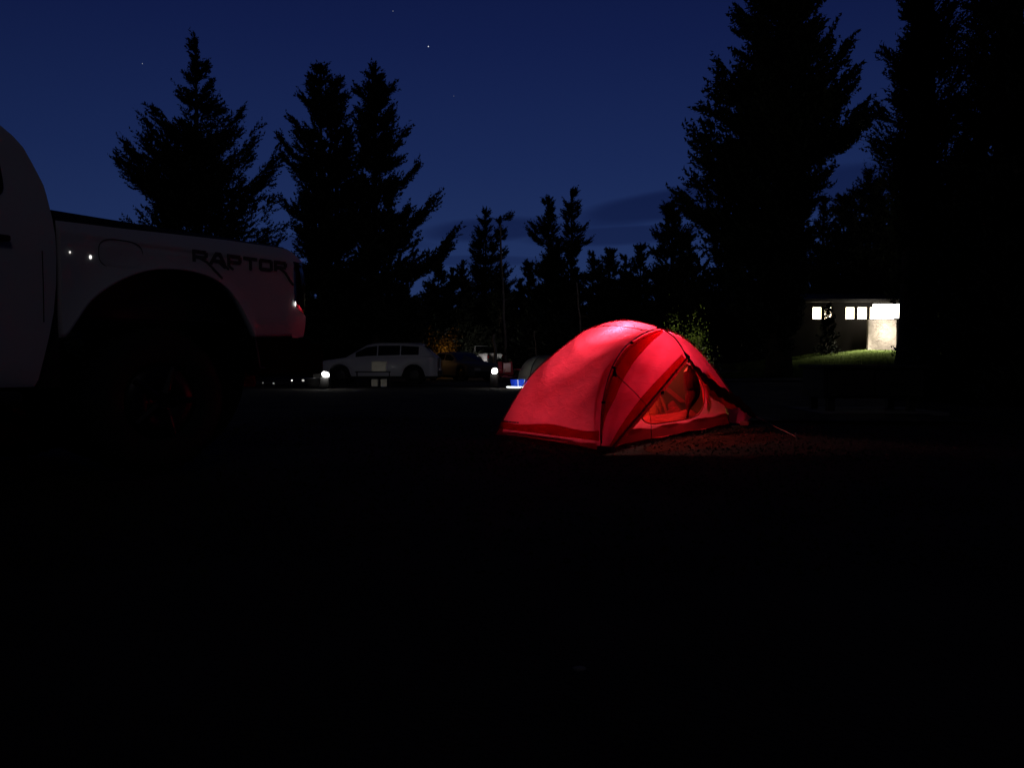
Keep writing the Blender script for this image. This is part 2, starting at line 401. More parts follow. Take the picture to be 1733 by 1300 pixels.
tree(T, 'huge dark pine reaching out of the picture between tent and washroom', 1318, 26,
     [(-330, 1316, 1322), (-200, 1290, 1350), (-80, 1262, 1375), (0, 1256, 1385), (50, 1250, 1390), (90, 1235, 1402), (130, 1222, 1410), (170, 1200, 1425), (205, 1196, 1430), (240, 1200, 1420), (280, 1200, 1395), (330, 1195, 1385), (400, 1195, 1380), (450, 1190, 1375), (500, 1205, 1352), (560, 1225, 1342), (592, 1240, 1338)],
     300, 20, r0=.34, K=10, bl=.20, bw=.062, sl=.50, dens=14,
     extra=[(1247, 12, .3, .4), (1213, 100, .3, .9), (1448, 98, .3, .8), (1420, 74, -.3, .9), (1463, 165, .2, .7), (1458, 190, -.2, .4), (1462, 205, .2, .3), (1180, 172, .3, .8), (1176, 215, .2, .8), (1178, 240, -.2, .6), (1146, 322, .2, .6), (1160, 335, .2, .3), (1168, 360, -.2, .2), (1178, 300, .2, .6), (1182, 268, 0, .7), (1205, 150, 0, .8), (1398, 50, .2, .8), (1440, 130, .2, .6), (1445, 225, .2, .2)])
tree(T, 'tall pine with a bare thick lower trunk right of the washroom wall', 1552, 14,
     [(-620, 1548, 1556), (-400, 1525, 1580), (-150, 1522, 1610), (0, 1528, 1640), (45, 1525, 1640), (90, 1510, 1650), (150, 1512, 1660), (190, 1498, 1660), (240, 1500, 1680), (300, 1505, 1690), (360, 1512, 1690), (430, 1530, 1690), (480, 1538, 1690)],
     380, 21, r0=.33, K=12, bl=.10, bw=.024, sl=.34, dens=17,
     extra=[(1500, 85, .1, .2), (1488, 183, .1, .3), (1490, 215, .1, .5), (1484, 240, 0, .2), (1487, 255, 0, .2), (1497, 300, 0, .3), (1503, 110, 0, .4), (1505, 160, 0, .4)])
tree(T, 'dense dark pine on the far right edge with boughs down to the ground', 1700, 12.5,
     [(-560, 1690, 1705), (-300, 1650, 1750), (-50, 1622, 1800), (60, 1612, 1830), (200, 1600, 1860), (350, 1585, 1880), (500, 1568, 1900), (600, 1560, 1920), (690, 1560, 1920)],
     400, 22, r0=.3, K=12, bl=.10, bw=.026, sl=.34, dens=17)
tree(T, 'smaller pine seen in the gap between the two tallest trees on the right', 1468, 53,
     [(284, 1463, 1472), (300, 1455, 1484), (320, 1410, 1495), (350, 1400, 1510), (400, 1395, 1530), (470, 1395, 1540), (505, 1400, 1540)],
     200, 23, r0=.2, needles=MN2)
tree(T, 'pine standing behind the washroom roof at the right of the gap', 1560, 52,
     [(270, 1555, 1566), (330, 1520, 1600), (420, 1500, 1620), (520, 1490, 1630), (590, 1490, 1630)],
     130, 24, r0=.2, needles=MN2)
tree(T, 'pine rising behind the washroom roof left of its windows', 1390, 55,
     [(330, 1385, 1395), (400, 1360, 1425), (480, 1345, 1440), (590, 1340, 1450)],
     120, 25, r0=.2, needles=MN2)

# further trees: three kinds, copied with their parts
def proto(seed, H, Rb, nbr, needles, label):
    V, limbs, H = conifer(seed, [(0.4, Rb, Rb), (H*.35, Rb*.9, Rb), (H*.7, Rb*.62, Rb*.55), (H*.9, Rb*.36, Rb*.30), (H, .12, .10)], nbr, K=8, bl=.24, bw=.08, sl=.55, dens=10)
    t = thing('pine_tree', label, 'tree', (0, 0, 0), 0, 'smaller pines along the far side of the campground')
    obj('trunk', trunkmesh(H, .16, limbs, 0, seed, nlimb=60), MB, t, True); trimesh('crown', V, needles, t)
    return t
def dup(root, loc, rz, label, sc=1.0):
    r = root.copy(); C.objects.link(r); r.location = loc; r.rotation_euler = (0, 0, rz); r['label'] = label; r.scale = (sc, sc, sc)
    for ch in list(root.children):
        c = ch.copy(); C.objects.link(c); c.parent = r
    return r
protos = [(proto(31, 10, 2.2, 160, MN, 'x'), 10), (proto(32, 10, 2.8, 160, MN2, 'x'), 10), (proto(33, 10, 1.7, 140, MN, 'x'), 10)]
used = set()
far = [  # px, top y, distance, kind, what singles it out
 (742, 436, 62, 0, 'small far pine under the long right boughs of the tall open pine'),
 (766, 452, 66, 2, 'little far pine left of the slim pine by the pole trunk'),
 (783, 440, 60, 1, 'shaggy far pine touching the left side of the slim pine'),
 (880, 470, 70, 2, 'low far pine in the sky notch right of the pole trunk'),
 (894, 442, 62, 0, 'far pine at the left foot of the pair of narrow pines'),
 (943, 400, 64, 1, 'far pine filling the space between the pair of narrow pines'),
 (1003, 424, 60, 1, 'bushy far pine immediately right of the pair of narrow pines'),
 (1032, 421, 63, 0, 'far pine peaking above the middle of the red tent'),
 (1058, 430, 66, 2, 'thin far pine second to the left of the rounded medium pine'),
 (1083, 414, 62, 0, 'far pine nearest the left side of the rounded medium pine'),
 (1165, 396, 58, 2, 'far pine half hidden between the rounded pine and the huge pine'),
 (975, 452, 58, 2, 'far pine with its top just under the taller narrow pine'),
 (690, 470, 55, 1, 'far pine hidden low behind the tall open pine'),
 (600, 440, 58, 0, 'far pine hidden low behind the round topped pine'),
 (500, 430, 58, 1, 'far pine between the broad left pine and the spiky pine'),
 (440, 450, 55, 0, 'far pine low behind the right side of the broad left pine'),
 (250, 450, 56, 1, 'far pine behind the truck bed below the broad left pine'),
 (1230, 380, 52, 1, 'far pine behind the left side of the huge pine'),
 (1425, 330, 60, 0, 'far pine low in the gap left of the smaller right hand pine'),
 (1510, 345, 60, 1, 'far pine low in the gap right of the smaller right hand pine'),
 (1640, 300, 45, 0, 'pine behind the bare trunk tree on the right'),
 (1770, 280, 40, 1, 'pine behind the far right edge of the picture'),
]
for i, (px, y, Z, k, lab) in enumerate(far):
    p, Hp = protos[k]; X = (px-866.5)/1300*Z; zg = gh(X, Z); H = at(px, y, Z).z-zg; sc = H/Hp
    if k not in used:
        used.add(k); p.location = (X, Z, zg); p.scale = (sc, sc, sc); p['label'] = lab
    else: dup(p, (X, Z, zg), i*1.7, lab, sc)

# distant wood: one mass of needle clumps
def wood():
    rg = np.random.default_rng(77); Vs = []
    for i in range(230):
        Z = rg.uniform(72, 120); X = rg.uniform(-75, 95)*Z/95; zg = gh(X, Z)
        H = rg.uniform(.8, 1.04)*(7.6+.045*(Z-70)+2.2*max(0, X/Z)*3) ; Rb = rg.uniform(1.6, 2.6)
        n = 230; u = rg.random(n)**.7; z = H*(1-u); r = Rb*u*rg.uniform(.3, 1, n); a = rg.uniform(0, 6.28, n)
        B = np.stack([X+r*np.cos(a), Z+r*np.sin(a), zg+z], 1)
        D = np.stack([np.cos(a), np.sin(a), rg.uniform(-.2, .6, n)], 1)
        Vs.append(shoots_to_tris(rg, B, D, np.full(n, .8), 6, .55, .16))
    # undergrowth at the wood's foot
    n = 9000; Z = rg.uniform(46, 75, n); X = rg.uniform(-.95, .95, n)*Z; ok = ~((X > 8) & (Z < 56)) & ~((abs(X/Z+.040) < .034) & (Z < 66))
    Z, X = Z[ok], X[ok]; n = len(X); zg = np.array([gh(a, b) for a, b in zip(X, Z)])
    B = np.stack([X, Z, zg+rg.random(n)**1.3*(2.6+1.2*np.sin(X*.7))], 1); D = rg.normal(size=(n, 3)); D /= np.linalg.norm(D, axis=1, keepdims=True)
    Vs.append(shoots_to_tris(rg, B, D, np.full(n, .9), 7, .5, .15))
    o = trimesh('wood', np.concatenate(Vs), MN)
    tag(o, 'dark mass of distant forest and undergrowth closing off the campground', 'forest', kind='stuff')
wood()

# pale bare trunks
def bare(px0, y0, px1, y1, Z, r, label, seed, limbs=6):
    a = at(px1, y1, Z); b = at(px0, y0, Z); zg = gh(a.x, Z)
    t = thing('bare_tree', label, 'tree', (a.x, Z, zg), 0, 'thin bare trunks catching the camp light')
    rg = np.random.default_rng(seed); pts = []
    for k in range(9):
        q = k/8; pts.append(((b.x-a.x)*q+rg.normal(0, r*.5)*(0 < k < 8), rg.normal(0, r*.3), (b.z-zg)*q-.05*(k == 0)))
    obj('trunk', tube(pts, [r*(1-.5*k/8) for k in range(9)], 8), MBP, t, True)
    for i in range(limbs):
        q = rg.uniform(.45, .98); p = Vector(pts[int(q*8)]); a_ = rg.uniform(0, 6.28); ln = rg.uniform(.25, .8)
        obj('snag', tube([p, p+Vector((math.cos(a_)*ln*.5, math.sin(a_)*ln*.5, .02)), p+Vector((math.cos(a_)*ln, math.sin(a_)*ln, -.12))], [r*.25, r*.18, r*.06], 4), MBP, t)
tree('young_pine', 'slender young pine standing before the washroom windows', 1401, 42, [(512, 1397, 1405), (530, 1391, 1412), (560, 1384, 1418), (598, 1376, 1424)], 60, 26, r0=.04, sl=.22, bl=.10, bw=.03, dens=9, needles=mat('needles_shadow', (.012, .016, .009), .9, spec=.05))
bare(847, 380, 857, 625, 48, .085, 'tall thin pale trunk like a pole rising left of the red tent', 1, 9)
bare(976, 478, 988, 600, 46, .075, 'thin pale trunk leaning above the left shoulder of the red tent', 2)
bare(836, 566, 843, 606, 40, .11, 'short broken trunk stub lit amber beside the parked cars', 3, 2)
bare(904, 560, 912, 612, 44, .04, 'very thin dead stem behind the grey dome tent', 4, 3)

# leafy sapling behind the tent and the amber lit bush
def shrub(name, label, c, r, n, m, seed, lsize, stems=7, group=None):
    rg = np.random.default_rng(seed); t = thing(name, label, 'bush', c, 0, group)
    st = []; B = []
    for i in range(stems):
        a = rg.uniform(0, 6.28); e = rg.uniform(.3, .95); tip = Vector((math.cos(a)*r[0]*e, math.sin(a)*r[1]*e, r[2]*rg.uniform(.55, 1)))
        path = [Vector((0, 0, -.05)), tip*.4+Vector((0, 0, .1)), tip]; pp = spline(path, 8); st.append(tube(pp, [.022*(1-k/10) for k in range(9)], 5)); B += pp[2:]
    tag(obj('stem', join(*st), MB, t, True), kind='stuff')
    B = np.array([tuple(b) for b in B]); idx = rg.integers(0, len(B), n); P = B[idx]+rg.normal(0, 1, (n, 3))*np.array(r)*.16
    P[:, 2] = np.maximum(P[:, 2], .08)
    d = rg.normal(size=(n, 3)); d /= np.linalg.norm(d, axis=1, keepdims=True); d[:, 2] -= .2; w = np.cross(d, rg.normal(size=(n, 3))); w /= np.linalg.norm(w, axis=1, keepdims=True)
    s = lsize*rg.uniform(.6, 1.3, (n, 1))
    V = np.concatenate([np.stack([P, P+d*s*.5+w*s*.3, P+d*s], 1), np.stack([P, P+d*s, P+d*s*.5-w*s*.3], 1)])
    trimesh('foliage', V, m, t)
    return t
mleaf = mat('leaf_green', (.085, .125, .015), .6, noise=(2, .35), spec=.3); mleafp = mat('leaf_pale', (.2, .22, .15), .6, noise=(2, .3), spec=.3)
mleafo = mat('leaf_ochre', (.16, .11, .03), .7, noise=(2, .35), spec=.2)
p = at(1158, 640, 12); shrub('bush', 'yellow green leafy bush lit behind the right shoulder of the tent', (p.x, 12, gh(p.x, 12)), (.40, .40, 1.14), 13000, mleaf, 41, .028, 26)
p = at(1208, 640, 11); shrub('bush', 'sparse bush with pale leaves beside the right slope of the tent', (p.x, 11, gh(p.x, 11)), (.26, .3, .75), 150, mleafp, 42, .05, 6)
p = at(752, 640, 43); shrub('bush', 'bush glowing amber behind the parked cars', (p.x, 43, gh(p.x, 43)), (1.0, .6, 2.35), 3600, mleafo, 43, .13, 14)

# ------------------------------------------------------------------ washroom building
def washroom():
    Y = 45; s = Y/1300
    x0 = at(1290, 600, Y).x; x1 = at(1560, 600, Y).x; zg = 1.08
    t = thing('washroom', 'low campground washroom with a row of lit high windows', 'building', (x0, Y, zg))
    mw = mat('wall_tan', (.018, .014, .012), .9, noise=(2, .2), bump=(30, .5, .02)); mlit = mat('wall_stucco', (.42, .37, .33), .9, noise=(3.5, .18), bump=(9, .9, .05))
    mtrim = mat('trim_dark', (.012, .010, .009), .8); mroof = mat('roof_metal', (.018, .016, .015), .6, noise=(4, .3))
    Wd = x1-x0; zt0 = at(0, 541, Y).z-zg; zt1 = at(0, 519, Y).z-zg
    xs = [at(p, 530, Y).x-x0 for p in (1375, 1391, 1395, 1408, 1431, 1447, 1451, 1468, 1472, 1514)]
    # walls: below, above, and the piers between windows
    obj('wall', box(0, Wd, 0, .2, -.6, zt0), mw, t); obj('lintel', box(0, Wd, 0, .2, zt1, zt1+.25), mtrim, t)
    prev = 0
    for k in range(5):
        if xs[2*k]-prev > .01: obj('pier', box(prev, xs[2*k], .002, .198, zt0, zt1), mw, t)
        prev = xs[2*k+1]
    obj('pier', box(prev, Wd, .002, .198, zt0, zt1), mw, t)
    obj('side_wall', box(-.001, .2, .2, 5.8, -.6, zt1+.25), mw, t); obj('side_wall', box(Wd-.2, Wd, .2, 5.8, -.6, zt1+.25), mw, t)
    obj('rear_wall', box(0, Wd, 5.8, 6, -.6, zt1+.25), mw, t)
    mglass = mat('window_lit', (.8, .75, .6), .4, emit=((1, .84, .56), 6.0))
    for k in range(5):
        a, b = xs[2*k], xs[2*k+1]
        f = obj('window', join(box(a, b, .03, .09, zt0, zt0+.04), box(a, b, .03, .09, zt1-.04, zt1), box(a, a+.03, .03, .09, zt0+.04, zt1-.04), box(b-.03, b, .03, .09, zt0+.04, zt1-.04)), mtrim, t)
        obj('pane', box(a+.03, b-.03, .05, .065, zt0+.04, zt1-.04), mglass, f)
        if k == 4: obj('mullion', box((a+b)/2-.02, (a+b)/2+.02, .02, .048, zt0+.04, zt1-.04), mtrim, f)
    # roof with deep eave
    e = zt1+.25
    V = [(-1, -.45, e), (Wd+1, -.45, e), (Wd+1, 6.9, e), (-1, 6.9, e), (-1, -.45, e+.16), (Wd+1, -.45, e+.16), (Wd+1, 6.9, e+.16), (-1, 6.9, e+.16), (-1, 3, e+.75), (Wd+1, 3, e+.75)]
    obj('roof', (V, [(0, 3, 2, 1), (0, 1, 5, 4), (2, 3, 7, 6), (1, 2, 6, 9, 5), (3, 0, 4, 8, 7), (4, 5, 9, 8), (6, 7, 8, 9)]), mroof, t)
    # bright privacy wall
    px0 = at(1469.5, 560, 43.6).x-x0; px1 = at(1517, 560, 43.6).x-x0
    zl = at(0, 541, 43.6).z-zg
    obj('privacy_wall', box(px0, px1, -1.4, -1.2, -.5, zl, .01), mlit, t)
    obj('ledge', box(px0+.1, px1+.03, -1.52, -1.402, -.3, .1, .01), mat('concrete', (.5, .49, .45), .9, noise=(5, .15)), t)
    # strip lamp on the top of the privacy wall, under the eave
    l = obj('lamp', box(px0+.05, px1-.05, -1.9, -1.78, zl+.06, zt1+.02, .02), mat('lamp_white', (.9, .9, .9), .4, emit=((1, .93, .78), 7)), t)
    obj('bracket', box(px0+.3, px0+.35, -1.76, -1.3, zl+.2, zl+.24), mtrim, t); obj('bracket', box(px1-.35, px1-.3, -1.76, -1.3, zl+.2, zl+.24), mtrim, t)
    for nm, xx, yy, zz, sx, en, tgt in (('wall_light', (px0+px1)/2+.1, -2.9, zl+.15, 1.3, 27, Vector((.16, 1, -.8))), ('yard_light', px0+.1, -2.2, zl+.45, 1.5, 700, Vector((-.25, -.38, -1)))):
        d = bpy.data.lights.new(nm, 'AREA'); d.shape = 'RECTANGLE'; d.size = sx; d.size_y = .25; d.energy = en; d.color = (1, .9, .72); d.spread = R(70 if nm == 'wall_light' else 100)
        o = bpy.data.objects.new(nm, d); C.objects.link(o); o.location = (xx, yy, zz); o.parent = t; o.rotation_euler = tgt.to_track_quat('-Z', 'Y').to_euler()
washroom()

# ------------------------------------------------------------------ food locker on the right
def locker():
    Z = 10; x0 = at(1394, 700, Z).x; zg = gh(4.3, 10)
    m = mat('locker_paint', (.014, .013, .012), .75, noise=(5, .3)); mc = mat('pad_concrete', (.14, .14, .135), .95, noise=(4, .3))
    t = thing('food_locker', 'dark steel food storage box on a pad right of the tent', 'storage box', (x0, Z, zg))
    obj('pad', box(-.15, 1.5, -.25, .95, -.05, .035, .01), mc, t)
    for x in (.08, 1.14):
        for y in (.06, .62): obj('leg', box(x, x+.09, y, y+.09, .035, .2), m, t)
    obj('body', box(0, 1.3, 0, .75, .2, .60, .012), m, t)
    obj('lid', box(-.045, 1.345, -.05, .79, .602, .64, .01), m, t)
    for a, b in ((.04, .64), (.66, 1.26)):
        d = obj('door', box(a, b, -.022, -.002, .23, .575, .006), m, t)
        obj('handle', tube([((a+b)/2-.08, -.03, .42), ((a+b)/2-.08, -.06, .42), ((a+b)/2+.08, -.06, .42), ((a+b)/2+.08, -.03, .42)], .01, 6), m, d)
locker()
mst = mat('stone', (.22, .21, .20), .9, noise=(9, .3))
for px, py, w, lab in ((1397, 703, .10, 'flat pale stone by the left foot of the dark storage box'), (980, 1140, .016, 'tiny grey pebble alone in the dark foreground'), (1513, 623, .2, 'pale stone on the verge below the lit washroom wall')):
    Z = .7*1300/(py-610) if py > 640 else 24
    p_ = at(px, py, Z); zz = gh(p_.x, Z)
    tag(obj('stone', blob((p_.x, Z, zz+w*.12), (w, w*.6, w*.32), 2, .12, int(px)), mst, smooth=True), lab, 'stone')

# ------------------------------------------------------------------ red tent
mfly = cloth('fly_red', (.84, .058, .180), .66, .03, bump=.5)
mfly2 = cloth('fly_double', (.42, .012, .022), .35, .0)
minr = cloth('inner_red', (.80, .045, .10), .6, .36, bump=.3, ccol=(.95, .46, .56))
mmesh = cloth('inner_mesh', (.20, .11, .045), .3, .08)
mtub = cloth('tub_floor', (.30, .008, .018), .22, 0)
mpole = mat('tent_pole', (.22, .010, .022), .5, .1); mblack = mat('webbing_black', (.012, .010, .010), .8)
def red_tent():
    u = Vector((.587, .81, 0)).normalized()
    t = thing('dome_tent', 'red dome tent glowing from a lamp inside, its door rolled open', 'tent', (1.08, 7.55, 0), math.atan2(.81, .587))
    # local x = long axis u, local y = away from the door (b sign flipped)
    def P(a, b, z): return Vector((a, -b, z))
    FP = [P(-1.62, .67, .01), P(-1.62, .68, .34), P(-1.37, .62, .61), P(-1.05, .56, .785), P(-.7, .50, .885), P(-.35, .45, .955), P(0, .42, 1.0)]
    LP = [P(-1.09, -.73, .01), P(-.93, -.67, .27), P(-.70, -.61, .54), P(-.42, -.545, .74), P(-.21, -.49, .87), P(-.08, -.45, .95), P(0, -.42, 1.0)]
    RP = [P(1.42, .72, .01), P(1.41, .71, .17), P(1.13, .65, .40), P(.90, .61, .58), P(.60, .55, .79), P(.30, .48, .935), P(0, .42, 1.0)]
    BP = [P(1.42, -.72, .01), P(1.41, -.71, .17), P(1.13, -.65, .40), P(.90, -.61, .58), P(.60, -.55, .79), P(.30, -.48, .935), P(0, -.42, 1.0)]
    nS = 72
    FPs, LPs, RPs, BPs = (spline(q, nS) for q in (FP, LP, RP, BP))
    def cur(c, q):
        f = q*nS; i = min(int(f), nS-1); return c[i].lerp(c[i+1], f-i)
    BR = spline([P(0, -.42, 1.0), P(0, -.2, 1.065), P(0, 0, 1.09), P(0, .2, 1.065), P(0, .42, 1.0)], nS)   # ridge from hub to hub
    BX = spline([P(0, .42, 1.0), P(0, .56, .895), P(0, .68, .727)], nS)                                    # brow end down to the apex
    A = P(0, .68, .727)
    def wr(p, n_, amp): return p+n_*amp
    # end panel between two poles, w 0..1
    def endpanel(c0, c1, ridge, sgn, belly, hang):
        def f(w, q):
            a, b = cur(c0, q), cur(c1, q); p = a.lerp(b, w)
            tl = cur(ridge, w)-ridge[0].lerp(ridge[-1], w); p = p+tl*(q**5)
            mid = 4*w*(1-w)
            # cloth hung between the poles: hollow with drooping folds
            out_ = Vector((sgn, 0, .45)).normalized()
            p = p-out_*(belly*mid*math.sin(math.pi*min(1, q*1.02)))
            ph = q+.22*mid-.10*w
            fold = math.sin(ph*22+1.4*math.sin(w*5.1+1))*.6+math.sin(ph*37+w*5)*.25*math.sin(w*4+q*5)+math.sin(ph*13-w*6)*.6
            p = p+out_*(fold*hang*mid**.6*math.sin(math.pi*min(1, max(0, q)))*(1-.6*q))
            if q < .02: p.z += .028*mid
            return p
        return grid(f, 64, 96)
    obj('fly_panel', endpanel(LPs, FPs, BR, -1, .035, .034), mfly, t, True)
    obj('fly_panel', endpanel(RPs, BPs, list(reversed(BR)), 1, .02, .006), mfly, t, True)
    # panel between front pole and the door edge
    F0 = P(-1.62, .74, .01)
    def edge(q): return F0.lerp(A, q)
    def f2(w, q):
        p = cur(FPs, q).lerp(edge(q), w)
        tl = cur(BX, w)-BX[0].lerp(BX[-1], w); p = p+tl*q**5
        o_ = Vector((-.3, -.75, .6)).normalized(); mid = 4*w*(1-w)
        p = p-o_*(.018*mid*math.sin(math.pi*q))
        p = p+o_*(.010*mid*math.sin(math.pi*q)*(math.sin(w*15+q*9)+math.sin(q*21-w*6)))
        return p
    obj('fly_panel', grid(f2, 48, 90), mfly, t, True)
    # right door half hanging toward the foot end
    E3 = spline([P(1.52, .80, .10), P(1.12, .77, .265), P(.74, .73, .385), P(.34, .70, .545), P(0, .68, .727)], nS)
    def f3(w, q):
        p = cur(RPs, q).lerp(cur(E3, q), w)
        tl = cur(BX, w)-BX[0].lerp(BX[-1], w); p = p+tl*q**5
        o_ = Vector((.3, -.75, .6)).normalized(); mid = 4*w*(1-w)
        return p-o_*(.02*mid*math.sin(math.pi*q))+o_*(.006*mid*math.sin(math.pi*q)*(math.sin(w*13+q*16)+math.sin(q*30+w*3)))
    obj('fly_panel', grid(f3, 40, 80), mfly, t, True)
    # back side, closed
    Bk = P(0, -.95, .02)
    def f4(w, q):
        base = P(lerp(-1.09, 1.42, w), -.72-.18*math.sin(math.pi*w), .02)
        # arch of the two rear poles
        arch = cur(LPs, min(1, 2*w)) if w < .5 else cur(BPs, min(1, 2*(1-w)))
        return base.lerp(arch, q)+Vector((0, .05*math.sin(math.pi*q)*math.sin(math.pi*w), 0))
    obj('fly_panel', grid(f4, 60, 30), mfly, t, True)
    # doubled fabric: sleeve under the front pole, door edge, rolled half, ridge seam
    def sleeve(w0, w1, q0, q1, d=.006):
        def g(w, q):
            qq = lerp(q0, q1, q); ww = lerp(w0(qq), w1(qq), w); p = f2(ww, qq); n_ = (Vector((-.5, -.6, .6))).normalized()
            return p+n_*d
        return grid(g, 6, 60)
    obj('pole_sleeve', sleeve(lambda q: .03, lambda q: .03+.30*(1-q)**.3*sst(0, .3, q)+.07*(1-q) if q < 1 else .03, .05, .985), cloth('fly_sleeve', (.55, .015, .03), .5, .45), t, True)
    ez = [edge(k/24)+Vector((0, -.008, .004)) for k in range(25)]
    obj('storm_flap', sleeve(lambda q: lerp(.80, .86, q), lambda q: .995, .02, .97, .004), MATS['fly_sleeve'], t, True)
    obj('zip', tube(ez, .0085, 6), mpole, t, True)
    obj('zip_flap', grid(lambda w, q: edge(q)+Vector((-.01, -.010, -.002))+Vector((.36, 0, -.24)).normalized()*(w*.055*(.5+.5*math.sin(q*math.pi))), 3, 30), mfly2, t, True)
    rl = [cur(E3, k/40)+Vector((0, -.008, -.012)) for k in range(41)]
    rr = [.012+.036*math.sin(math.pi*min(1, (k+3)/43))**1.1*(1.25-.5*k/40)*(1+.18*math.sin(k*1.3)) for k in range(41)]
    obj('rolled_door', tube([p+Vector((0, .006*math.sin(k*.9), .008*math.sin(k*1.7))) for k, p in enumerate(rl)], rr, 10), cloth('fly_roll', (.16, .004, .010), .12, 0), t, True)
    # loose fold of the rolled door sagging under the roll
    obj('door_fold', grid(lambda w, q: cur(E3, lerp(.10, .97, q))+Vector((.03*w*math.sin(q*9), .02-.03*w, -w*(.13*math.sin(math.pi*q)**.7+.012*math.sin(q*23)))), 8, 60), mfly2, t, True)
    def fL(w, q):
        a, b = cur(LPs, q), cur(FPs, q); p = a.lerp(b, w); tl = cur(BR, w)-BR[0].lerp(BR[-1], w); p = p+tl*(q**5)
        return p-Vector((-1, 0, .45)).normalized()*(.035*4*w*(1-w)*math.sin(math.pi*min(1, q*1.02)))
    obj('seam', tube([fL(w, lerp(.955, .84, w))+Vector((-.012, 0, .014)) for w in [k/30 for k in range(31)]], .0038, 5), mpole, t, True)
    obj('seam', tube([fL(lerp(.72, .985, k/12), lerp(.93, .80, k/12))+Vector((-.012, 0, .014)) for k in range(13)], .0025, 5), mpole, t, True)
    obj('tub_shade', grid(lambda w, q: fL(w, lerp(.036, .078-.008*math.sin(w*9), q))+Vector((-.016, 0, .004)), 60, 3), cloth('tub_shade_red', (.50, .012, .03), .5, .35), t, True)  # tub wall's shadow on the fly, put in as a darker strip
    # poles, outside of the fly at the sleeve and inside elsewhere
    for nm, c, off in (('tent_pole', FPs, Vector((-.012, -.012, .010))), ('tent_pole', RPs, Vector((.004, -.010, .008))), ('tent_pole', LPs, Vector((-.004, .008, .004))), ('tent_pole', BPs, Vector((.004, .008, .004)))):
        obj(nm, tube([p+off for p in c[::3]], .0050, 6), mpole, t, True)
    brow = [P(0, -.70, .62), P(0, -.56, .90)]+BR[::8]+BX[::8]
    obj('tent_pole', tube([p+Vector((0, 0, .009)) for p in spline(brow, 40)], .0068, 6), mpole, t, True)
    # edge band beside the front pole (second edge of the sleeve)
    obj('piping', tube([f2(.085, k/40)+Vector((-.008, -.01, .01)) for k in range(1, 39)], .0035, 5), mpole, t, True)
    # hub, clips, cords
    obj('hub', box(-.03, .03, -.46, -.38, .995, 1.02, .006), mblack, t)
    obj('apex_cap', join(tube([A+Vector((0, .03, .05)), A+Vector((0, -.006, 0)), A+Vector((.012, -.01, -.05))], [.008, .024, .008], 8)), mblack, t, True)
    for q in (.19, .36, .60):
        p = cur(FPs, q); obj('clip', join(box(p.x-.03, p.x+.004, p.y-.03, p.y-.008, p.z-.012, p.z+.008, .003)), mblack, t)
    pc = cur(FPs, .345)
    obj('clip_tab', ([pc+Vector((-.005, -.03, .02)), pc+Vector((.022, -.035, -.055)), pc+Vector((-.03, -.03, -.05)), pc+Vector((-.005, -.036, .02)), pc+Vector((.022, -.041, -.055)), pc+Vector((-.03, -.036, -.05))], [(0, 1, 2), (5, 4, 3), (0, 3, 4, 1), (1, 4, 5, 2), (2, 5, 3, 0)]), mblack, t)
    cd = spline([pc+Vector((.01, -.04, -.04)), P(-1.25, .80, .42), P(-1.12, .84, .28), P(-1.10, .85, .05)], 20)
    obj('cord', tube(cd, .0032, 5), mpole, t, True)
    pz = edge(.60); obj('zip_pull', box(pz.x-.012, pz.x+.03, pz.y-.03, pz.y-.015, pz.z-.035, pz.z-.005, .004), mblack, t)
    # corner webbing at the front foot of the poles
    obj('corner_strap', (box(-1.65, -1.58, -.78, -.66, .0, .05, .006)), mpole, t)
    obj('corner_strap', join(box(1.37, 1.45, -.80, -.70, .0, .045, .006)), mpole, t)
    # guy line to a peg in the grass
    e0 = P(1.50, .80, .11); e1 = P(.18, 1.62, .03)
    obj('guy_line', tube([e0, e0.lerp(e1, .5)+Vector((0, 0, -.006)), e1], .003, 5), mat('cord_grey', (.35, .3, .3), .7), t)
    obj('peg', tube([e1+Vector((.02, -.01, -.06)), e1+Vector((0, 0, .03))], .007, 6), mat('peg_alloy', (.6, .5, .5), .35, .8), t)
    ga = cur(RPs, .12); obj('guy_line', tube([ga, P(2.15, .95, .0)], .0028, 5), MATS['cord_grey'], t)
    # small printed mark low on the end panel
    mk = []
    for k, (w, ln) in enumerate(((.05, .020), (.085, .012), (.12, .014), (.15, .008), (.175, .012), (.205, .010))):
        p = fL(w, .075-.0*k)+Vector((-.03, 0, .012)); mk.append(box(p.x-.003, p.x, p.y-ln, p.y+ln, p.z-.006, p.z+.006))
    tag(obj('printed_mark', join(*mk), mat('print_dark', (.12, .005, .01), .8), t), kind='stuff')
    # ---- inner tent
    fl = [(-1.52, .60), (1.33, .60), (1.33, -.60), (-1.02, -.60)]
    zt = .118
    for (a0, b0), (a1, b1) in zip(fl, fl[1:]+fl[:1]):
        def g(w, q, a0=a0, b0=b0, a1=a1, b1=b1):
            a = lerp(a0, a1, w); b = lerp(b0, b1, w); k = 1-.03*q
            return P(a*k, b*k, .012+zt*q*(1-.12*math.sin(w*math.pi)))+Vector((0, .006*math.sin(w*22), 0))
        obj('tub_wall', grid(g, 40, 4), mtub, t, True)
    obj('floor', grid(lambda x, y: P(lerp(lerp(-1.02, -1.52, y), 1.33, x), lerp(-.6, .6, y), .013+.006*math.sin(x*19)*math.sin(y*11)), 30, 14), mtub, t, True)
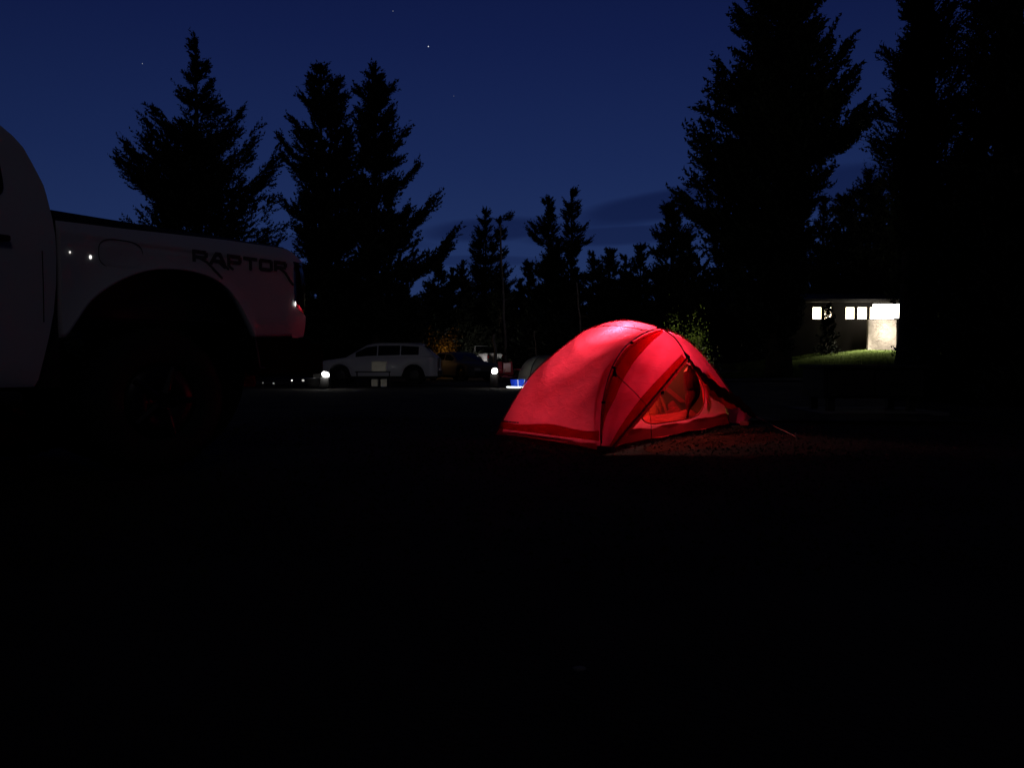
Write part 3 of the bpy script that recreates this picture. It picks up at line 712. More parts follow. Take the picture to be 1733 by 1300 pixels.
    # front wall with the open door
    def topc(a, back=False):   # height of inner canopy edge over a
        if a < 0 and back: xs_, zs_ = [-1.03, -.90, -.65, -.40, -.19, 0], [.12, .22, .48, .68, .81, .93]
        elif a < 0:
            xs_, zs_ = [-1.53, -1.46, -1.28, -1.0, -.68, -.34, 0], [.12, .35, .58, .73, .83, .91, .95]
        else: xs_, zs_ = [0, .3, .6, .86, 1.08, 1.34], [.95, .89, .75, .55, .38, .12]
        return float(np.interp(a, xs_, zs_))
    def bofz(z): return .585-.20*((z-.12)/.83)**1.3 if z > .12 else .585
    outer = [(a, .10) for a in np.linspace(-1.50, 1.30, 40)]+[(a, topc(a)) for a in np.linspace(1.27, -1.50, 60)]
    door = [(-.81, .30), (-.79, .24), (-.70, .17), (-.60, .145), (-.45, .135), (0, .132), (.30, .14), (.48, .16), (.62, .22), (.72, .32), (.74, .42), (.70, .51), (.60, .60), (.48, .655), (.38, .655), (.1, .61), (-.2, .54), (-.5, .46), (-.72, .39)]
    door = [(p_.x, p_.y) for p_ in spline([Vector((a, z, 0)) for a, z in door+[door[0]]], 60)[:-1]]
    inner = [(a, z) for a in np.arange(-1.44, 1.3, .06) for z in np.arange(.17, .93, .06) if z < topc(a)-.03]
    def inside(p, poly):
        c = False; n = len(poly)
        for i in range(n):
            x0, y0 = poly[i]; x1, y1 = poly[(i+1) % n]
            if (y0 > p[1]) != (y1 > p[1]) and p[0] < (x1-x0)*(p[1]-y0)/(y1-y0)+x0: c = not c
        return c
    v2 = [Vector(p_) for p_ in outer+door+inner]
    n0, n1 = len(outer), len(door)
    r_ = delaunay_2d_cdt(v2, [], [list(range(n0)), list(range(n0, n0+n1))], 0, 1e-5)
    vv, ff = r_[0], r_[2]
    keep = []
    for f in ff:
        cx = sum(vv[i].x for i in f)/len(f); cz = sum(vv[i].y for i in f)/len(f)
        if inside((cx, cz), outer) and not inside((cx, cz), door): keep.append(tuple(f))
    obj('inner_wall', ([P(v.x, bofz(v.y)+.007*math.sin(v.x*9+v.y*5), v.y) for v in vv], keep), minr, t, True)
    dp = [P(a, bofz(z)+.012, z) for a, z in door]
    obj('door_zip', tube(dp+[dp[0]], .006, 5), mpole, t, True)
    scr = [Vector(p_) for p_ in door+[(a, z) for a, z in inner if inside((a, z), door)]]
    r3 = delaunay_2d_cdt(scr, [], [list(range(n1))], 0, 1e-5)
    k3 = [tuple(f) for f in r3[2] if inside((sum(r3[0][i].x for i in f)/len(f), sum(r3[0][i].y for i in f)/len(f)), door)]
    obj('tint_screen', ([P(v.x, bofz(v.y)+.007*math.sin(v.x*9+v.y*5), v.y) for v in r3[0]], k3), cloth('tint_screen_red', (.60, .085, .075), .6, .965), t, True)  # added red screen over the opening, tints and dims the lamp light
    # pale reinforcement at the door's peak
    obj('door_tab', ([P(.43, bofz(.64)+.03, .655), P(.28, bofz(.58)+.03, .585), P(.53, bofz(.54)+.03, .54), P(.42, bofz(.6)+.03, .605)], [(0, 1, 3), (0, 3, 2)]), cloth('tab_pale', (.9, .5, .45), .6, .1), t)
    # back inner wall, mesh panel with folds
    outer2 = [(a, .125) for a in np.linspace(-1.0, 1.30, 40)]+[(a, topc(a, True)) for a in np.linspace(1.27, -1.0, 60)]
    inner2 = [(a, z) for a in np.arange(-.95, 1.3, .06) for z in np.arange(.17, .92, .06) if z < topc(a, True)-.03]
    v3 = [Vector(p_) for p_ in outer2+inner2]
    r2 = delaunay_2d_cdt(v3, [], [list(range(len(outer2)))], 0, 1e-5)
    k2 = [tuple(f) for f in r2[2] if inside((sum(r2[0][i].x for i in f)/len(f), sum(r2[0][i].y for i in f)/len(f)), outer2)]
    obj('inner_wall', ([P(v.x, -bofz(v.y)-.0, v.y) for v in r2[0]], k2), mmesh, t, True)
    for k in range(4):
        obj('mesh_seam', tube([P(.84, -.03-.035*k, .54-.012*k), P(.90, .09-.02*k, .40), P(1.0, .24-.02*k, .25)], .0055, 5), mpole, t)
    # inner end walls
    def ie(c0, c1, sc):
        return grid(lambda w, q: (lambda p_: Vector((p_.x*sc, p_.y*.84, p_.z*.955+.0)))(cur(c0, lerp(.04, 1, q)).lerp(cur(c1, lerp(.04, 1, q)), w)), 16, 30)
    obj('inner_wall', ie(LPs, FPs, .90), cloth('inner_end', (.86, .60, .55), .5, .55), t, True)
    obj('inner_wall', ie(RPs, BPs, .92), mmesh, t, True)
    # rolled inner door hanging in the opening
    hp = spline([P(.46, .50, .64), P(.40, .545, .52), P(.42, .56, .38), P(.28, .58, .26), P(.20, .60, .15)], 16)
    obj('inner_door', tube(hp, [.012+.078*math.sin(math.pi*min(1, (k+.5)/14))**.9*(1-.35*k/16) for k in range(17)], 8), cloth('door_roll', (.05, .003, .008), .3, 0), t, True)
    hp = spline([P(.74, .50, .50), P(.80, .53, .40), P(.78, .55, .30), P(.74, .57, .20)], 12)
    obj('tie_back', tube(hp, [.008+.022*math.sin(math.pi*k/12) for k in range(13)], 6), mfly, t, True)
    return t, P
tent, TP = red_tent()
TW = Matrix.Translation((1.08, 7.55, 0))@Matrix.Rotation(math.atan2(.81, .587), 4, 'Z')
def tw(a, b, z): return TW@TP(a, b, z)
# lamp hung under the ridge
lp = tw(-.08, .08, .86)
lt = thing('camp_lantern', 'lit lantern hanging under the ridge inside the red tent', 'lantern', lp)
obj('globe', blob((0, 0, 0), (.024, .024, .028), 3), mat('lantern_warm', (1, .9, .7), .4, emit=((1, .82, .5), 8)), lt, True)
obj('cap', lathe([(0, .048), (.012, .045), (.018, .032), (.016, .030)], 16), mblack, lt, True)
obj('hook', tube([(0, 0, .045), (0, 0, .10), (.008, 0, .115), (.014, 0, .10)], .003, 5), mblack, lt)
pl = point('lantern_light', (0, 0, 0), 98, (1, .84, .56), .05, lt)
lt.children[0].visible_shadow = True
# bedding
def bag(name, label, cat, a, b, la, lb, h, m, seed, rot=0.0, z0=.02):
    rg = np.random.default_rng(seed); ph = rg.uniform(0, 6, 6)
    def f(x, y):
        ax = (x-.5)*2; by = (y-.5)*2
        env = max(0, 1-abs(ax)**4)**.5*max(0, 1-abs(by)**3)**.5
        z = h*env*(.72+.28*math.sin(ax*4+ph[0])*math.sin(by*2.2+ph[1])+.10*math.sin(ax*15+ph[2]+by*3)+.07*math.sin(ax*23+by*9+ph[3]))
        q = Vector((ax*la, by*lb, 0)); q.rotate(Matrix.Rotation(rot, 3, 'Z'))
        return (q.x, q.y, max(.0, z))
    w = tw(a, b, z0)
    o = obj(name, grid(f, 60, 36), m, smooth=True); o.location = w; o.rotation_euler = (0, 0, math.atan2(.81, .587))
    return tag(o, label, cat)
bag('sleeping_bag', 'crumpled pink red sleeping bag just inside the open tent door', 'sleeping bag', .30, .38, .62, .17, .17, cloth('bag_pink', (.30, .035, .055), .1), 1)
bag('sleeping_bag', 'puffed orange sleeping bag heaped at the back of the tent', 'sleeping bag', .58, .02, .26, .17, .37, cloth('bag_orange', (.22, .045, .03), .1), 2)
bag('pillow', 'dark red pillow lying on the bedding inside the tent', 'pillow', .80, .18, .14, .10, .15, cloth('pillow_dark', (.16, .006, .02), .1), 3, .5, .10)
# gravel grains near the tent
def stones():
    rg = np.random.default_rng(9); n = 1500; x = rg.uniform(.4, 3.6, n); y = rg.uniform(4.6, 8.2, n); w = tw(0, 0, 0)
    k = []; vs, fs = blob((0, 0, 0), (1, 1, .6), 1); vs = np.array([tuple(v) for v in vs]); fs = np.array(fs)
    s = rg.uniform(.003, .009, n)
    V = (vs[None]*s[:, None, None]*rg.uniform(.7, 1.3, (n, 1, 3))+np.stack([x, y, np.full(n, .0)], 1)[:, None, :])
    T_ = V[:, fs].reshape(-1, 3, 3)
    o = trimesh('gravel', T_, mat('gravel_grain', (.08, .075, .07), .9)); tag(o, 'loose gravel scattered on the ground beside the tent door', 'gravel', kind='stuff')
stones()

# ------------------------------------------------------------------ white pickup truck (near, left)
def truck():
    d = Vector((.54, .8417, 0)); ang = math.atan2(d.y, d.x)
    t = thing('pickup_truck', 'white off road pickup truck parked close by at the left edge', 'pickup truck', (-2.4, 4.1, 0), ang)
    # local: x rearward, y negative = toward the camera side; the visible flank is y = 0, the body goes to y = +2.1
    mp = mat('paint_white', (.72, .72, .74), .42, coat=.12, spec=.4, noise=(.7, .03)); mk = mat('plastic_black', (.012, .012, .013), .55)
    mg = mat('glass_dark', (.006, .006, .008), .05, spec=.6); mdec = mat('decal_black', (.09, .09, .10), .6)
    WD = 2.1
    arch = [(.002, .82), (.023, .84), (.065, .907), (.146, 1.024), (.281, 1.132), (.458, 1.215), (.627, 1.245), (.807, 1.242), (.976, 1.198), (1.109, 1.086), (1.224, .897), (1.25, .85)]
    sp_ = spline([Vector((a, b, 0)) for a, b in arch], 66); ax_, az_ = [p.x for p in sp_], [p.y for p in sp_]
    def low(x):
        if x <= 1.25: return float(np.interp(x, ax_, az_))
        return .855+.02*sst(1.25, 1.75, x)
    def top(x): return float(np.interp(x, [0, .35, .8, 1.1, 1.61, 1.675, 1.72], [1.448, 1.458, 1.478, 1.49, 1.495, 1.462, 1.415]))
    def yoff(x, z):
        sh = .085*max(0, (z-1.380)/.115)**1.25 if z > 1.38 else 0
        fl = 0
        dc = abs(math.hypot((x-.63)/.62, (z-.62)/.62)-1.0)
        fl = -.035*max(0, 1-dc/.22)**2 if z > .6 else 0
        rear = .05*max(0, (x-1.52)/.22)**2.2
        lowr = .05*max(0, (1.0-z)/.2)**1.5 if x > 1.25 else 0
        crease = .006*math.exp(-((z-1.36)/.012)**2)
        return sh+fl+rear+lowr+crease
    def side(flip):
        xs = sorted(set([round(v, 4) for v in list(np.linspace(.006, 1.6, 72))+ax_[::3]+[1.598, 1.602]]))
        V, F = [], []; nz_ = 26
        xs = [x for x in xs if x <= 1.6001]
        for x in xs:
            for k in range(nz_+1):
                z = lerp(low(x), top(x), k/nz_); y = yoff(x, z); V.append((x, WD-y if flip else y, z))
        # lip turned into the wheel well
        for i in range(len(xs)-1):
            for k in range(nz_):
                a = i*(nz_+1)+k; F.append((a, a+nz_+1, a+nz_+2, a+1))
        n = len(V)
        for x in xs:
            z = low(x); y = yoff(x, z)+.05; V.append((x, WD-y if flip else y, z+.004))
        for i in range(len(xs)-1): F.append((i*(nz_+1), n+i, n+i+1, (i+1)*(nz_+1)))
        # front lip
        n = len(V)
        for k in range(nz_+1):
            v = V[k]; V.append((v[0]+.004, v[1]+(-.06 if flip else .06), v[2]))
        for k in range(nz_): F.append((k, k+1, n+k+1, n+k))
        # rear corner below and above the lamp
        for z0, z1 in ((.875, 1.02), (1.40, 1.415)):
            n = len(V); m_ = 8; h_ = 5
            for i in range(m_+1):
                x = lerp(1.6, 1.752 if z0 < 1 else 1.72, i/m_)
                for k in range(h_+1):
                    zz0 = z0-.015 if z0 < 1 else 1.40; zz1 = (lerp(1.095, 1.02, (i/m_)**.8) if z0 < 1 else top(x))
                    z = lerp(zz0, max(zz0+.002, zz1), k/h_); y = yoff(x, z); V.append((x, WD-y if flip else y, z))
            for i in range(m_):
                for k in range(h_):
                    a = n+i*(h_+1)+k; F.append((a, a+h_+1, a+h_+2, a+1))
        return V, F
    for fl in (False, True):
        b = obj('bedside', side(fl), mp, t, True)
    # bed rail cap
    def cap(y0, y1):
        f = lambda w, q: (lerp(.0, 1.60, q), lerp(y0, y1, w)+(.05 if y0 < 1 else -.05)*q, lerp(top(lerp(0, 1.6, q))+.002, 1.508, min(1, (1-abs(2*w-1))*2.6)**.5))
        return grid(f, 6, 30)
    obj('rail_cap', cap(.050, .16), mk, t, True); obj('rail_cap', cap(WD-.16, WD-.050), mk, t, True)
    obj('bed_inner', join(box(.02, 1.6, .14, .16, .95, 1.48), box(.02, 1.6, WD-.16, WD-.14, .95, 1.48), box(.02, .05, .16, WD-.16, .95, 1.47), box(.02, 1.6, .16, WD-.16, .93, .95)), mk, t)
    tg = obj('tailgate', box(1.62, 1.70, .17, WD-.17, .93, 1.455, .02), mp, t); obj('handle', box(1.70, 1.715, .9, 1.2, 1.3, 1.37, .005), mk, tg)
    # tail lamps
    for y0, s_ in ((0, 1), (WD, -1)):
        def lens(w, q):
            x = lerp(1.603, 1.735, w); z = lerp(lerp(1.095, 1.02, w**.8)+.006, 1.396, q)
            y = yoff(x, min(z, 1.38))+.004+.006*(1-math.sin(math.pi*q)**.3); return (x+.01*math.sin(math.pi*q)*w, y0+s_*y, z)
        l = obj('tail_light', grid(lens, 16, 20), mat('lens_smoked', (.03, .003, .004), .08, coat=1, spec=.8), t, True)
        obj('reflector', box(1.737, 1.748, y0+s_*.17-.02, y0+s_*.17+.02, 1.05, 1.15, .003), mat('reflector_red', (.7, .02, .02), .2, coat=1, spec=.8), l)
        obj('lens_backing', box(1.58, 1.66, min(y0+s_*.05, y0+s_*.16), max(y0+s_*.05, y0+s_*.16), 1.03, 1.39), mk, l)
    obj('painted_glint', blob((1.603, -.003, 1.10), (.006, .004, .018), 2), mat('glint_glow', (1, 1, 1), .3, emit=((1, .97, .9), 1.6)), t)  # lamp reflections on the flank paint, put in as small glowing spots
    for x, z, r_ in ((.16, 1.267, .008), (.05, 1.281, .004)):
        obj('painted_glint', blob((x, yoff(x, z)-.002, z), (r_*.8, .003, r_*1.3), 2), MATS['glint_glow'], t)
    # fuel door: rounded panel standing a hair proud
    def rr(w, q):
        an = 2*math.pi*w; r1 = .5+.5*q
        c, s_ = math.cos(an), math.sin(an); k = 1/(abs(c)**3.2+abs(s_)**3.2)**(1/3.2)
        x = .335+.125*c*k*q; z = 1.30+.078*s_*k*q; return (x, yoff(x, z)-.0035+(.004 if q > .97 else 0), z)
    obj('fuel_door', grid(rr, 40, 6), mp, t, True)
    obj('fuel_door_gap', tube([(.335+.129*math.cos(a)/(abs(math.cos(a))**3.2+abs(math.sin(a))**3.2)**(1/3.2), yoff(.335, 1.3)-.001, 1.30+.082*math.sin(a)/(abs(math.cos(a))**3.2+abs(math.sin(a))**3.2)**(1/3.2)) for a in np.linspace(0, 2*math.pi, 41)], .0022, 4), mk, t)
    # lettering RAPTOR as on the flank
    def strokes():
        out_ = []; hz0, hz1 = 1.312, 1.382
        def quad(p, w=.021):
            (x0, z0), (x1, z1) = p; dx, dz = x1-x0, z1-z0; l = math.hypot(dx, dz) or 1; nx_, nz2 = -dz/l*w/2, dx/l*w/2
            pts = [(x0+nx_, z0+nz2), (x1+nx_, z1+nz2), (x1-nx_, z1-nz2), (x0-nx_, z0-nz2)]
            V = [(x, yoff(x, min(z, 1.384))-.0035-.0002*len(out_), z) for x, z in pts]+[(x, yoff(x, min(z, 1.384))-.0005, z) for x, z in pts]
            out_.append((V, [(0, 1, 2, 3), (7, 6, 5, 4), (0, 4, 5, 1), (1, 5, 6, 2), (2, 6, 7, 3), (3, 7, 4, 0)]))
        W_ = .126; x = .79
        def sc(seg, x, w=.021):
            for (a, b), (c, d_) in seg: quad(((x+a*W_*.86, lerp(hz0, hz1, b)), (x+c*W_*.86, lerp(hz0, hz1, d_))), w)
        Rl = [((.08, 0), (.08, 1)), ((0, .92), (.9, .92)), ((.9, .92), (.9, .5)), ((.1, .46), (.9, .46))]
        sc(Rl, x); sc([((.35, .45), (1.0, .05)), ((.9, .12), (1.75, -.95)), ((1.3, -.45), (1.95, -1.25))], x, .013); x += W_
        sc([((.02, -.02), (.4, .95)), ((.35, .94), (.72, .94)), ((.65, .95), (.98, .0)), ((.2, .3), (.85, .3))], x); sc([((.9, .1), (1.25, -.35)), ((.55, .25), (1.0, -.25))], x, .012); x += W_
        sc([((.1, 0), (.1, 1)), ((0, .92), (.92, .92)), ((.9, .92), (.9, .4)), ((.1, .38), (.92, .38))], x); sc([((.1, .0), (.4, -.3))], x, .012); x += W_
        sc([((0, .92), (1, .92)), ((.5, .9), (.5, -.15))], x, .019); x += W_
        sc([((.08, .05), (.08, .95)), ((.08, .92), (.92, .92)), ((.92, .95), (.92, .05)), ((.08, .08), (.92, .08))], x); x += W_
        sc(Rl, x); sc([((.35, .45), (.95, -.1)), ((.85, .0), (1.35, -.9)), ((1.15, -.6), (1.55, -1.15))], x, .013)
        return join(*out_)
    obj('lettering', strokes(), mdec, t)
    # sill, flare liner, rear valance
    obj('wheel_liner', lathe([(.60, .07), (.60, .60)], 40, (.63, 0, .66), 'Y'), mk, t, True)
    obj('wheel_liner', lathe([(.60, WD-.60), (.60, WD-.07)], 40, (.63, 0, .66), 'Y'), mk, t, True)
    mbk = mat('bumper_black', (.004, .004, .004), .9, spec=.1)
    obj('bumper', join(box(1.27, 1.80, .045, .12, .60, .868, .02), box(1.76, 1.92, .045, WD-.045, .60, .84, .03), box(1.27, 1.80, WD-.12, WD-.045, .60, .868, .02)), mbk, t)
    obj('mud_guard_edge', tube([(1.247, -.012, .845), (1.268, -.01, .76), (1.288, -.008, .66), (1.292, -.006, .652), (1.33, -.004, .65)], .005, 5), mat('edge_chrome', (.5, .5, .5), .3, .9), t)
    # frame and axle
    obj('chassis', join(box(-3.6, 1.7, .55, .70, .50, .66), box(-3.6, 1.7, WD-.70, WD-.55, .50, .66), tube([(.63, .2, .46), (.63, WD-.2, .46)], .06, 10)), mk, t)
    def wheel(x, y, sgn):
        w = obj('wheel', lathe([(.0, 0), (.10, -.01), (.12, -.03), (.22, -.01), (.235, .02), (.235, .25)], 28, (x, y, .45), 'Y'), mat('rim_dark', (.03, .03, .032), .4, .8), t, True)
        tr_ = [(.235, .0), (.26, -.025), (.36, -.03), (.43, -.01), (.45, .04), (.45, .22), (.43, .27), (.36, .285), (.25, .28)]
        obj('tyre', lathe(tr_, 40, (x, y, .45), 'Y'), mat('rubber', (.012, .012, .012), .85), w, True)
        kn = [box(x+.449*math.cos(a)-.012, x+.449*math.cos(a)+.012, y+.03, y+.23, .45+.449*math.sin(a)-.012, .45+.449*math.sin(a)+.012) for a in np.linspace(0, 2*math.pi, 36, endpoint=False)]
        obj('tread', join(*kn), MATS['rubber'], w)
        for k in range(5):
            a = 2*math.pi*k/5
            obj('spoke', tube([(x+.05*math.cos(a), y-.015, .45+.05*math.sin(a)), (x+.22*math.cos(a), y-.02, .45+.22*math.sin(a))], [.03, .02], 6), MATS['rim_dark'], w)
    for x in (.63, -3.05):
        wheel(x, .10, -1); wheel(x, WD-.36, 1)
    # cab: cross-section swept forward, its rear edge rounded as seen
    zs = [.562, .60, .70, .82, .95, 1.10, 1.262, 1.36, 1.45, 1.509, 1.58, 1.63, 1.688, 1.75, 1.82, 1.875, 1.935, 1.970, 2.00]
    xr = [-.128, -.115, -.095, -.07, -.045, -.03, -.024, -.024, -.027, -.032, -.038, -.044, -.062, -.085, -.112, -.15, -.20, -.26, -.38]
    yo = [.03, .012, .0, -.01, -.012, -.012, -.008, .0, .02, .035, .055, .07, .09, .108, .13, .155, .20, .27, .45]
    X0 = -2.25
    def cabside(flip):
        V, F = [], []; n = 24
        for j, z in enumerate(zs):
            for i in range(n+1):
                q = i/n; x = lerp(xr[j], X0-.9*max(0, 2.0-z)*(1 if z > 1.25 else .82), q**1.0)
                V.append((x+.0, (WD-yo[j]) if flip else yo[j], z+.0))
        for j in range(len(zs)-1):
            for i in range(n): a = j*(n+1)+i; F.append((a, a+1, a+n+2, a+n+1))
        return V, F
    for fl in (False, True): obj('cab_side', cabside(fl), mp, t, True)
    V = []; F = []
    for j, z in enumerate(zs):
        for k in range(9):
            w = k/8; b_ = math.sin(math.pi*w); V.append((xr[j]+.015*b_, lerp(yo[j], WD-yo[j], w), z))
    for j in range(len(zs)-1):
        for k in range(8): a = j*9+k; F.append((a, a+9, a+10, a+1))
    obj('cab_back', (V, F), mp, t, True)
    obj('rear_window', box(-.10, -.015, .5, WD-.5, 1.48, 1.78, .02), mg, t)
    obj('roof', grid(lambda w, q: (lerp(-.38, X0, w), lerp(.45, WD-.45, q), 2.00+.03*math.sin(math.pi*q)), 10, 8), mp, t, True)
    # hood, grille
    obj('hood', box(-4.05, -2.7, .03, WD-.03, .62, 1.25, .06), mp, t); obj('grille', box(-4.12, -4.05, .15, WD-.15, .66, 1.12, .02), mk, t)
    for y0 in (.18, WD-.48): obj('headlight', box(-4.13, -4.051, y0, y0+.30, .98, 1.12, .015), mg, t)
    obj('windshield', ([(X0+.02, .42, 1.995), (X0+.02, WD-.42, 1.995), (-2.84, WD-.12, 1.24), (-2.84, .12, 1.24)], [(0, 1, 2, 3)]), mg, t)
    # side windows, door seams, handle, step, gap trim
    def yz(z): return float(np.interp(z, zs, yo))
    def win(x0, x1, z0, z1):
        def f(w, q):
            z = lerp(z0, z1, q); r1 = .035*(abs(2*q-1)**6); x = lerp(x0+r1, x1-r1*1.0, w); return (x, yz(z)-.006, z)
        return grid(f, 8, 12)
    obj('side_window', win(-1.15, -.245, 1.525, 1.825), mg, t, True); obj('side_window', win(-2.2, -1.22, 1.50, 1.825), mg, t, True)
    for x in (-.095, -1.18, -2.3):
        a_, b_ = (.9, 1.27) if x > -.1 else (.66, 1.84)
        dr = obj('door_seam', tube([(x, yz(z)-.0015, z) for z in np.linspace(a_, b_, 12)], .0028, 4), mk, t)
    for x in (-.36, -1.42):
        obj('door_handle', box(x-.10, x+.10, -.05, -.012, 1.295, 1.325, .008), mk, t)
    obj('running_board', box(-2.3, -.22, -.06, .12, .47, .54, .02), mk, t)
    obj('cab_gap', box(-.10, .015, .05, WD-.05, .55, 1.45), mk, t)
truck()

# ------------------------------------------------------------------ parked cars in the background
def car(name, label, cat, loc, rz, Lh, Wh, top, belt, paint, glass, roofx, wheels, wr=.36, bed=None, low=.32, rails=True, group='vehicles parked across the campground'):
    """x = nose (negative) to tail (positive)"""
    t = thing(name, label, cat, loc, rz, group)
    mk = mat('plastic_black', (.012, .012, .013), .55); mr = mat('rubber', (.012, .012, .012), .85)
    bx, bz = [p[0] for p in belt], [p[1] for p in belt]
    def lowz(x):
        z = low
        for w in wheels:
            d_ = abs(x-w)
            if d_ < wr*1.2: z = max(z, wr+math.sqrt(max(0, (wr*1.2)**2-d_**2)))
        return z
    n = 90; prof = []
    V, F = [], []
    for i in range(n+1):
        x = lerp(-Lh, Lh, i/n); zb = float(np.interp(x, bx, bz)); zl = min(lowz(x), zb-.05)
        e = max(0, (abs(x)-(Lh-.45))/.45); w = Wh*(1-.16*e**2.2)
        sec = [(w*.97, zl), (w, lerp(zl, zb, .3)), (w*1.0, lerp(zl, zb, .6)), (w*.985, lerp(zl, zb, .88)), (w*.93, zb), (w*.5, zb+.025), (0, zb+.03)]
        row = [(x, -y, z) for y, z in sec]+[(x, y, z) for y, z in sec[::-1][1:]]
        V += row
    m_ = 13
    for i in range(n):
        for k in range(m_-1): a = i*m_+k; F.append((a, a+m_, a+m_+1, a+1))
    for i in (0, n): F.append(tuple(i*m_+k for k in range(m_)))
    body = obj('body', (V, F), paint, t, True)
    obj('underbody', box(-Lh+.1, Lh-.1, -Wh*.8, Wh*.8, low-.1, low+.25), mk, t)
    # greenhouse
    gx = [p[0] for p in top]; gz = [p[1] for p in top]
    V, F = [], []; n2 = 40
    for i in range(n2+1):
        x = lerp(gx[0], gx[-1], i/n2); zr = float(np.interp(x, gx, gz)); zb = float(np.interp(x, bx, bz))-.01; k = min(1, (zr-zb)/.5)
        y0 = Wh*.93; y1 = Wh*lerp(.90, .72, k)
        V += [(x, -y0, zb), (x, -lerp(y0, y1, .85), lerp(zb, zr, .86)), (x, -y1*.92, zr-.005), (x, 0, zr+.015), (x, y1*.92, zr-.005), (x, lerp(y0, y1, .85), lerp(zb, zr, .86)), (x, y0, zb)]
    for i in range(n2):
        for k in range(6): a = i*7+k; F.append((a, a+7, a+8, a+1))
    F += [tuple(range(7)), tuple(n2*7+k for k in range(7))]
    obj('roof', (V, F), paint, t, True)
    def gy(x, q):
        zr = float(np.interp(x, gx, gz)); zb = float(np.interp(x, bx, bz))-.01; k = min(1, (zr-zb)/.5)
        return lerp(Wh*.93, lerp(Wh*.93, Wh*lerp(.90, .72, k), .85), q/.86), lerp(zb, zr, q)
    for s_ in (-1, 1):
        for x0, x1 in glass:
            def f(w, q, s_=s_, x0=x0, x1=x1):
                x = lerp(x0, x1, w); y, z = gy(x, lerp(.12, .80, q)); return (x, s_*(y+.006), z)
            obj('side_window', grid(f, 8, 4), mat('glass_dark', (.006, .006, .008), .05, spec=.6), t, True)
    # windscreen and rear window
    for xa, xb in ((top[0], top[1]), (top[-1], top[-2])):
        f = lambda w, q: (lerp(xa[0], xb[0], lerp(.12, .92, q))+(-.012 if xa[0] < xb[0] else .012), lerp(-1, 1, w)*Wh*lerp(.80, .68, q), lerp(float(np.interp(xa[0], bx, bz)), xb[1], lerp(.10, .9, q))+.02)
        obj('windscreen', grid(f, 6, 6), MATS['glass_dark'], t, True)
    for w in wheels:
        for s_ in (-1, 1):
            y0 = s_*(Wh-.10)
            wh = obj('wheel', lathe([(0, -.03), (.1, -.02), (wr*.62, -.035), (wr*.64, .02)], 20, (w, 0, 0), 'Y'), mat('rim_grey', (.05, .05, .052), .45, .6), t, True)
            for v in wh.data.vertices: v.co.y = y0+s_*(-v.co.y); v.co.z += wr
            ty = obj('tyre', lathe([(wr*.62, .0), (wr*.7, .03), (wr*.94, .03), (wr, 0), (wr, -.2), (wr*.7, -.22)], 24, (w, 0, 0), 'Y'), mr, wh, True)
            for v in ty.data.vertices: v.co.y = y0+s_*(v.co.y); v.co.z += wr
    zb0 = float(np.interp(-Lh, bx, bz)); zb1 = float(np.interp(Lh, bx, bz))
    for s_ in (-1, 1):
        obj('headlight', box(-Lh-.012, -Lh+.10, s_*Wh*.62-.17, s_*Wh*.62+.17, zb0-.20, zb0-.07, .02), mat('headlight_glass', (.5, .5, .5), .1, spec=.8), t)
        obj('tail_light', box(Lh-.12, Lh+.012, s_*Wh*.74-.09, s_*Wh*.74+.09, zb1-.36, zb1-.12, .02), mat('lens_red', (.25, .015, .015), .15, spec=.8), t)
        if rails: obj('roof_rail', tube([(gx[1]+.2, s_*Wh*.66, gz[1]+.03), (gx[1]+.5, s_*Wh*.68, gz[1]+.07), (gx[-2]-.1, s_*Wh*.68, gz[-2]+.06), (gx[-2]+.05, s_*Wh*.66, gz[-2]+.02)], .018, 6), mat('rail_alloy', (.35, .35, .37), .4, .7), t)
    obj('bumper', box(-Lh-.05, -Lh+.08, -Wh*.8, Wh*.8, low-.02, low+.2, .03), mk, t); obj('bumper', box(Lh-.08, Lh+.05, -Wh*.8, Wh*.8, low-.02, low+.2, .03), mk, t)
    obj('licence_plate', box(Lh+.052, Lh+.06, -.16, .16, low+.24, low+.38), mat('plate_white', (.5, .5, .5), .6), t)
    return t
pb = mat('paint_silver', (.66, .67, .74), .35, .1, coat=.3, noise=(1, .05))
X = at(645, 640, 31).x
car('parked_suv', 'silver blue estate style suv parked side on left of the tent', 'suv', (X, 31, gh(X, 31)), 0, 2.36, .95,
    [(-1.25, 1.06), (-.42, 1.56), (0, 1.63), (.9, 1.63), (1.75, 1.56), (2.28, 1.10)],
    [(-2.36, .80), (-2.1, .92), (-1.25, 1.04), (0, 1.07), (1.6, 1.11), (2.2, 1.12), (2.36, 1.02)], pb,
    [(-.85, -.02), (.03, .88), (.93, 1.62)], (-.4, 1.8), (-1.48, 1.42))
X = at(778, 640, 37).x
car('parked_car', 'dark saloon car parked at an angle behind the bright lantern', 'car', (X, 37, gh(X, 37)), R(128), 2.25, .88,
    [(-.95, .90), (-.25, 1.28), (.2, 1.34), (.8, 1.30), (1.55, .98)],
    [(-2.25, .66), (-1.9, .78), (-.95, .88), (.3, .92), (1.6, .98), (2.1, .98), (2.25, .88)], mat('paint_dark', (.13, .13, .13), .6, .0, spec=.2),
    [(-.60, .08), (.13, .80)], (-.3, .8), (-1.35, 1.32), .33, rails=False, low=.24)
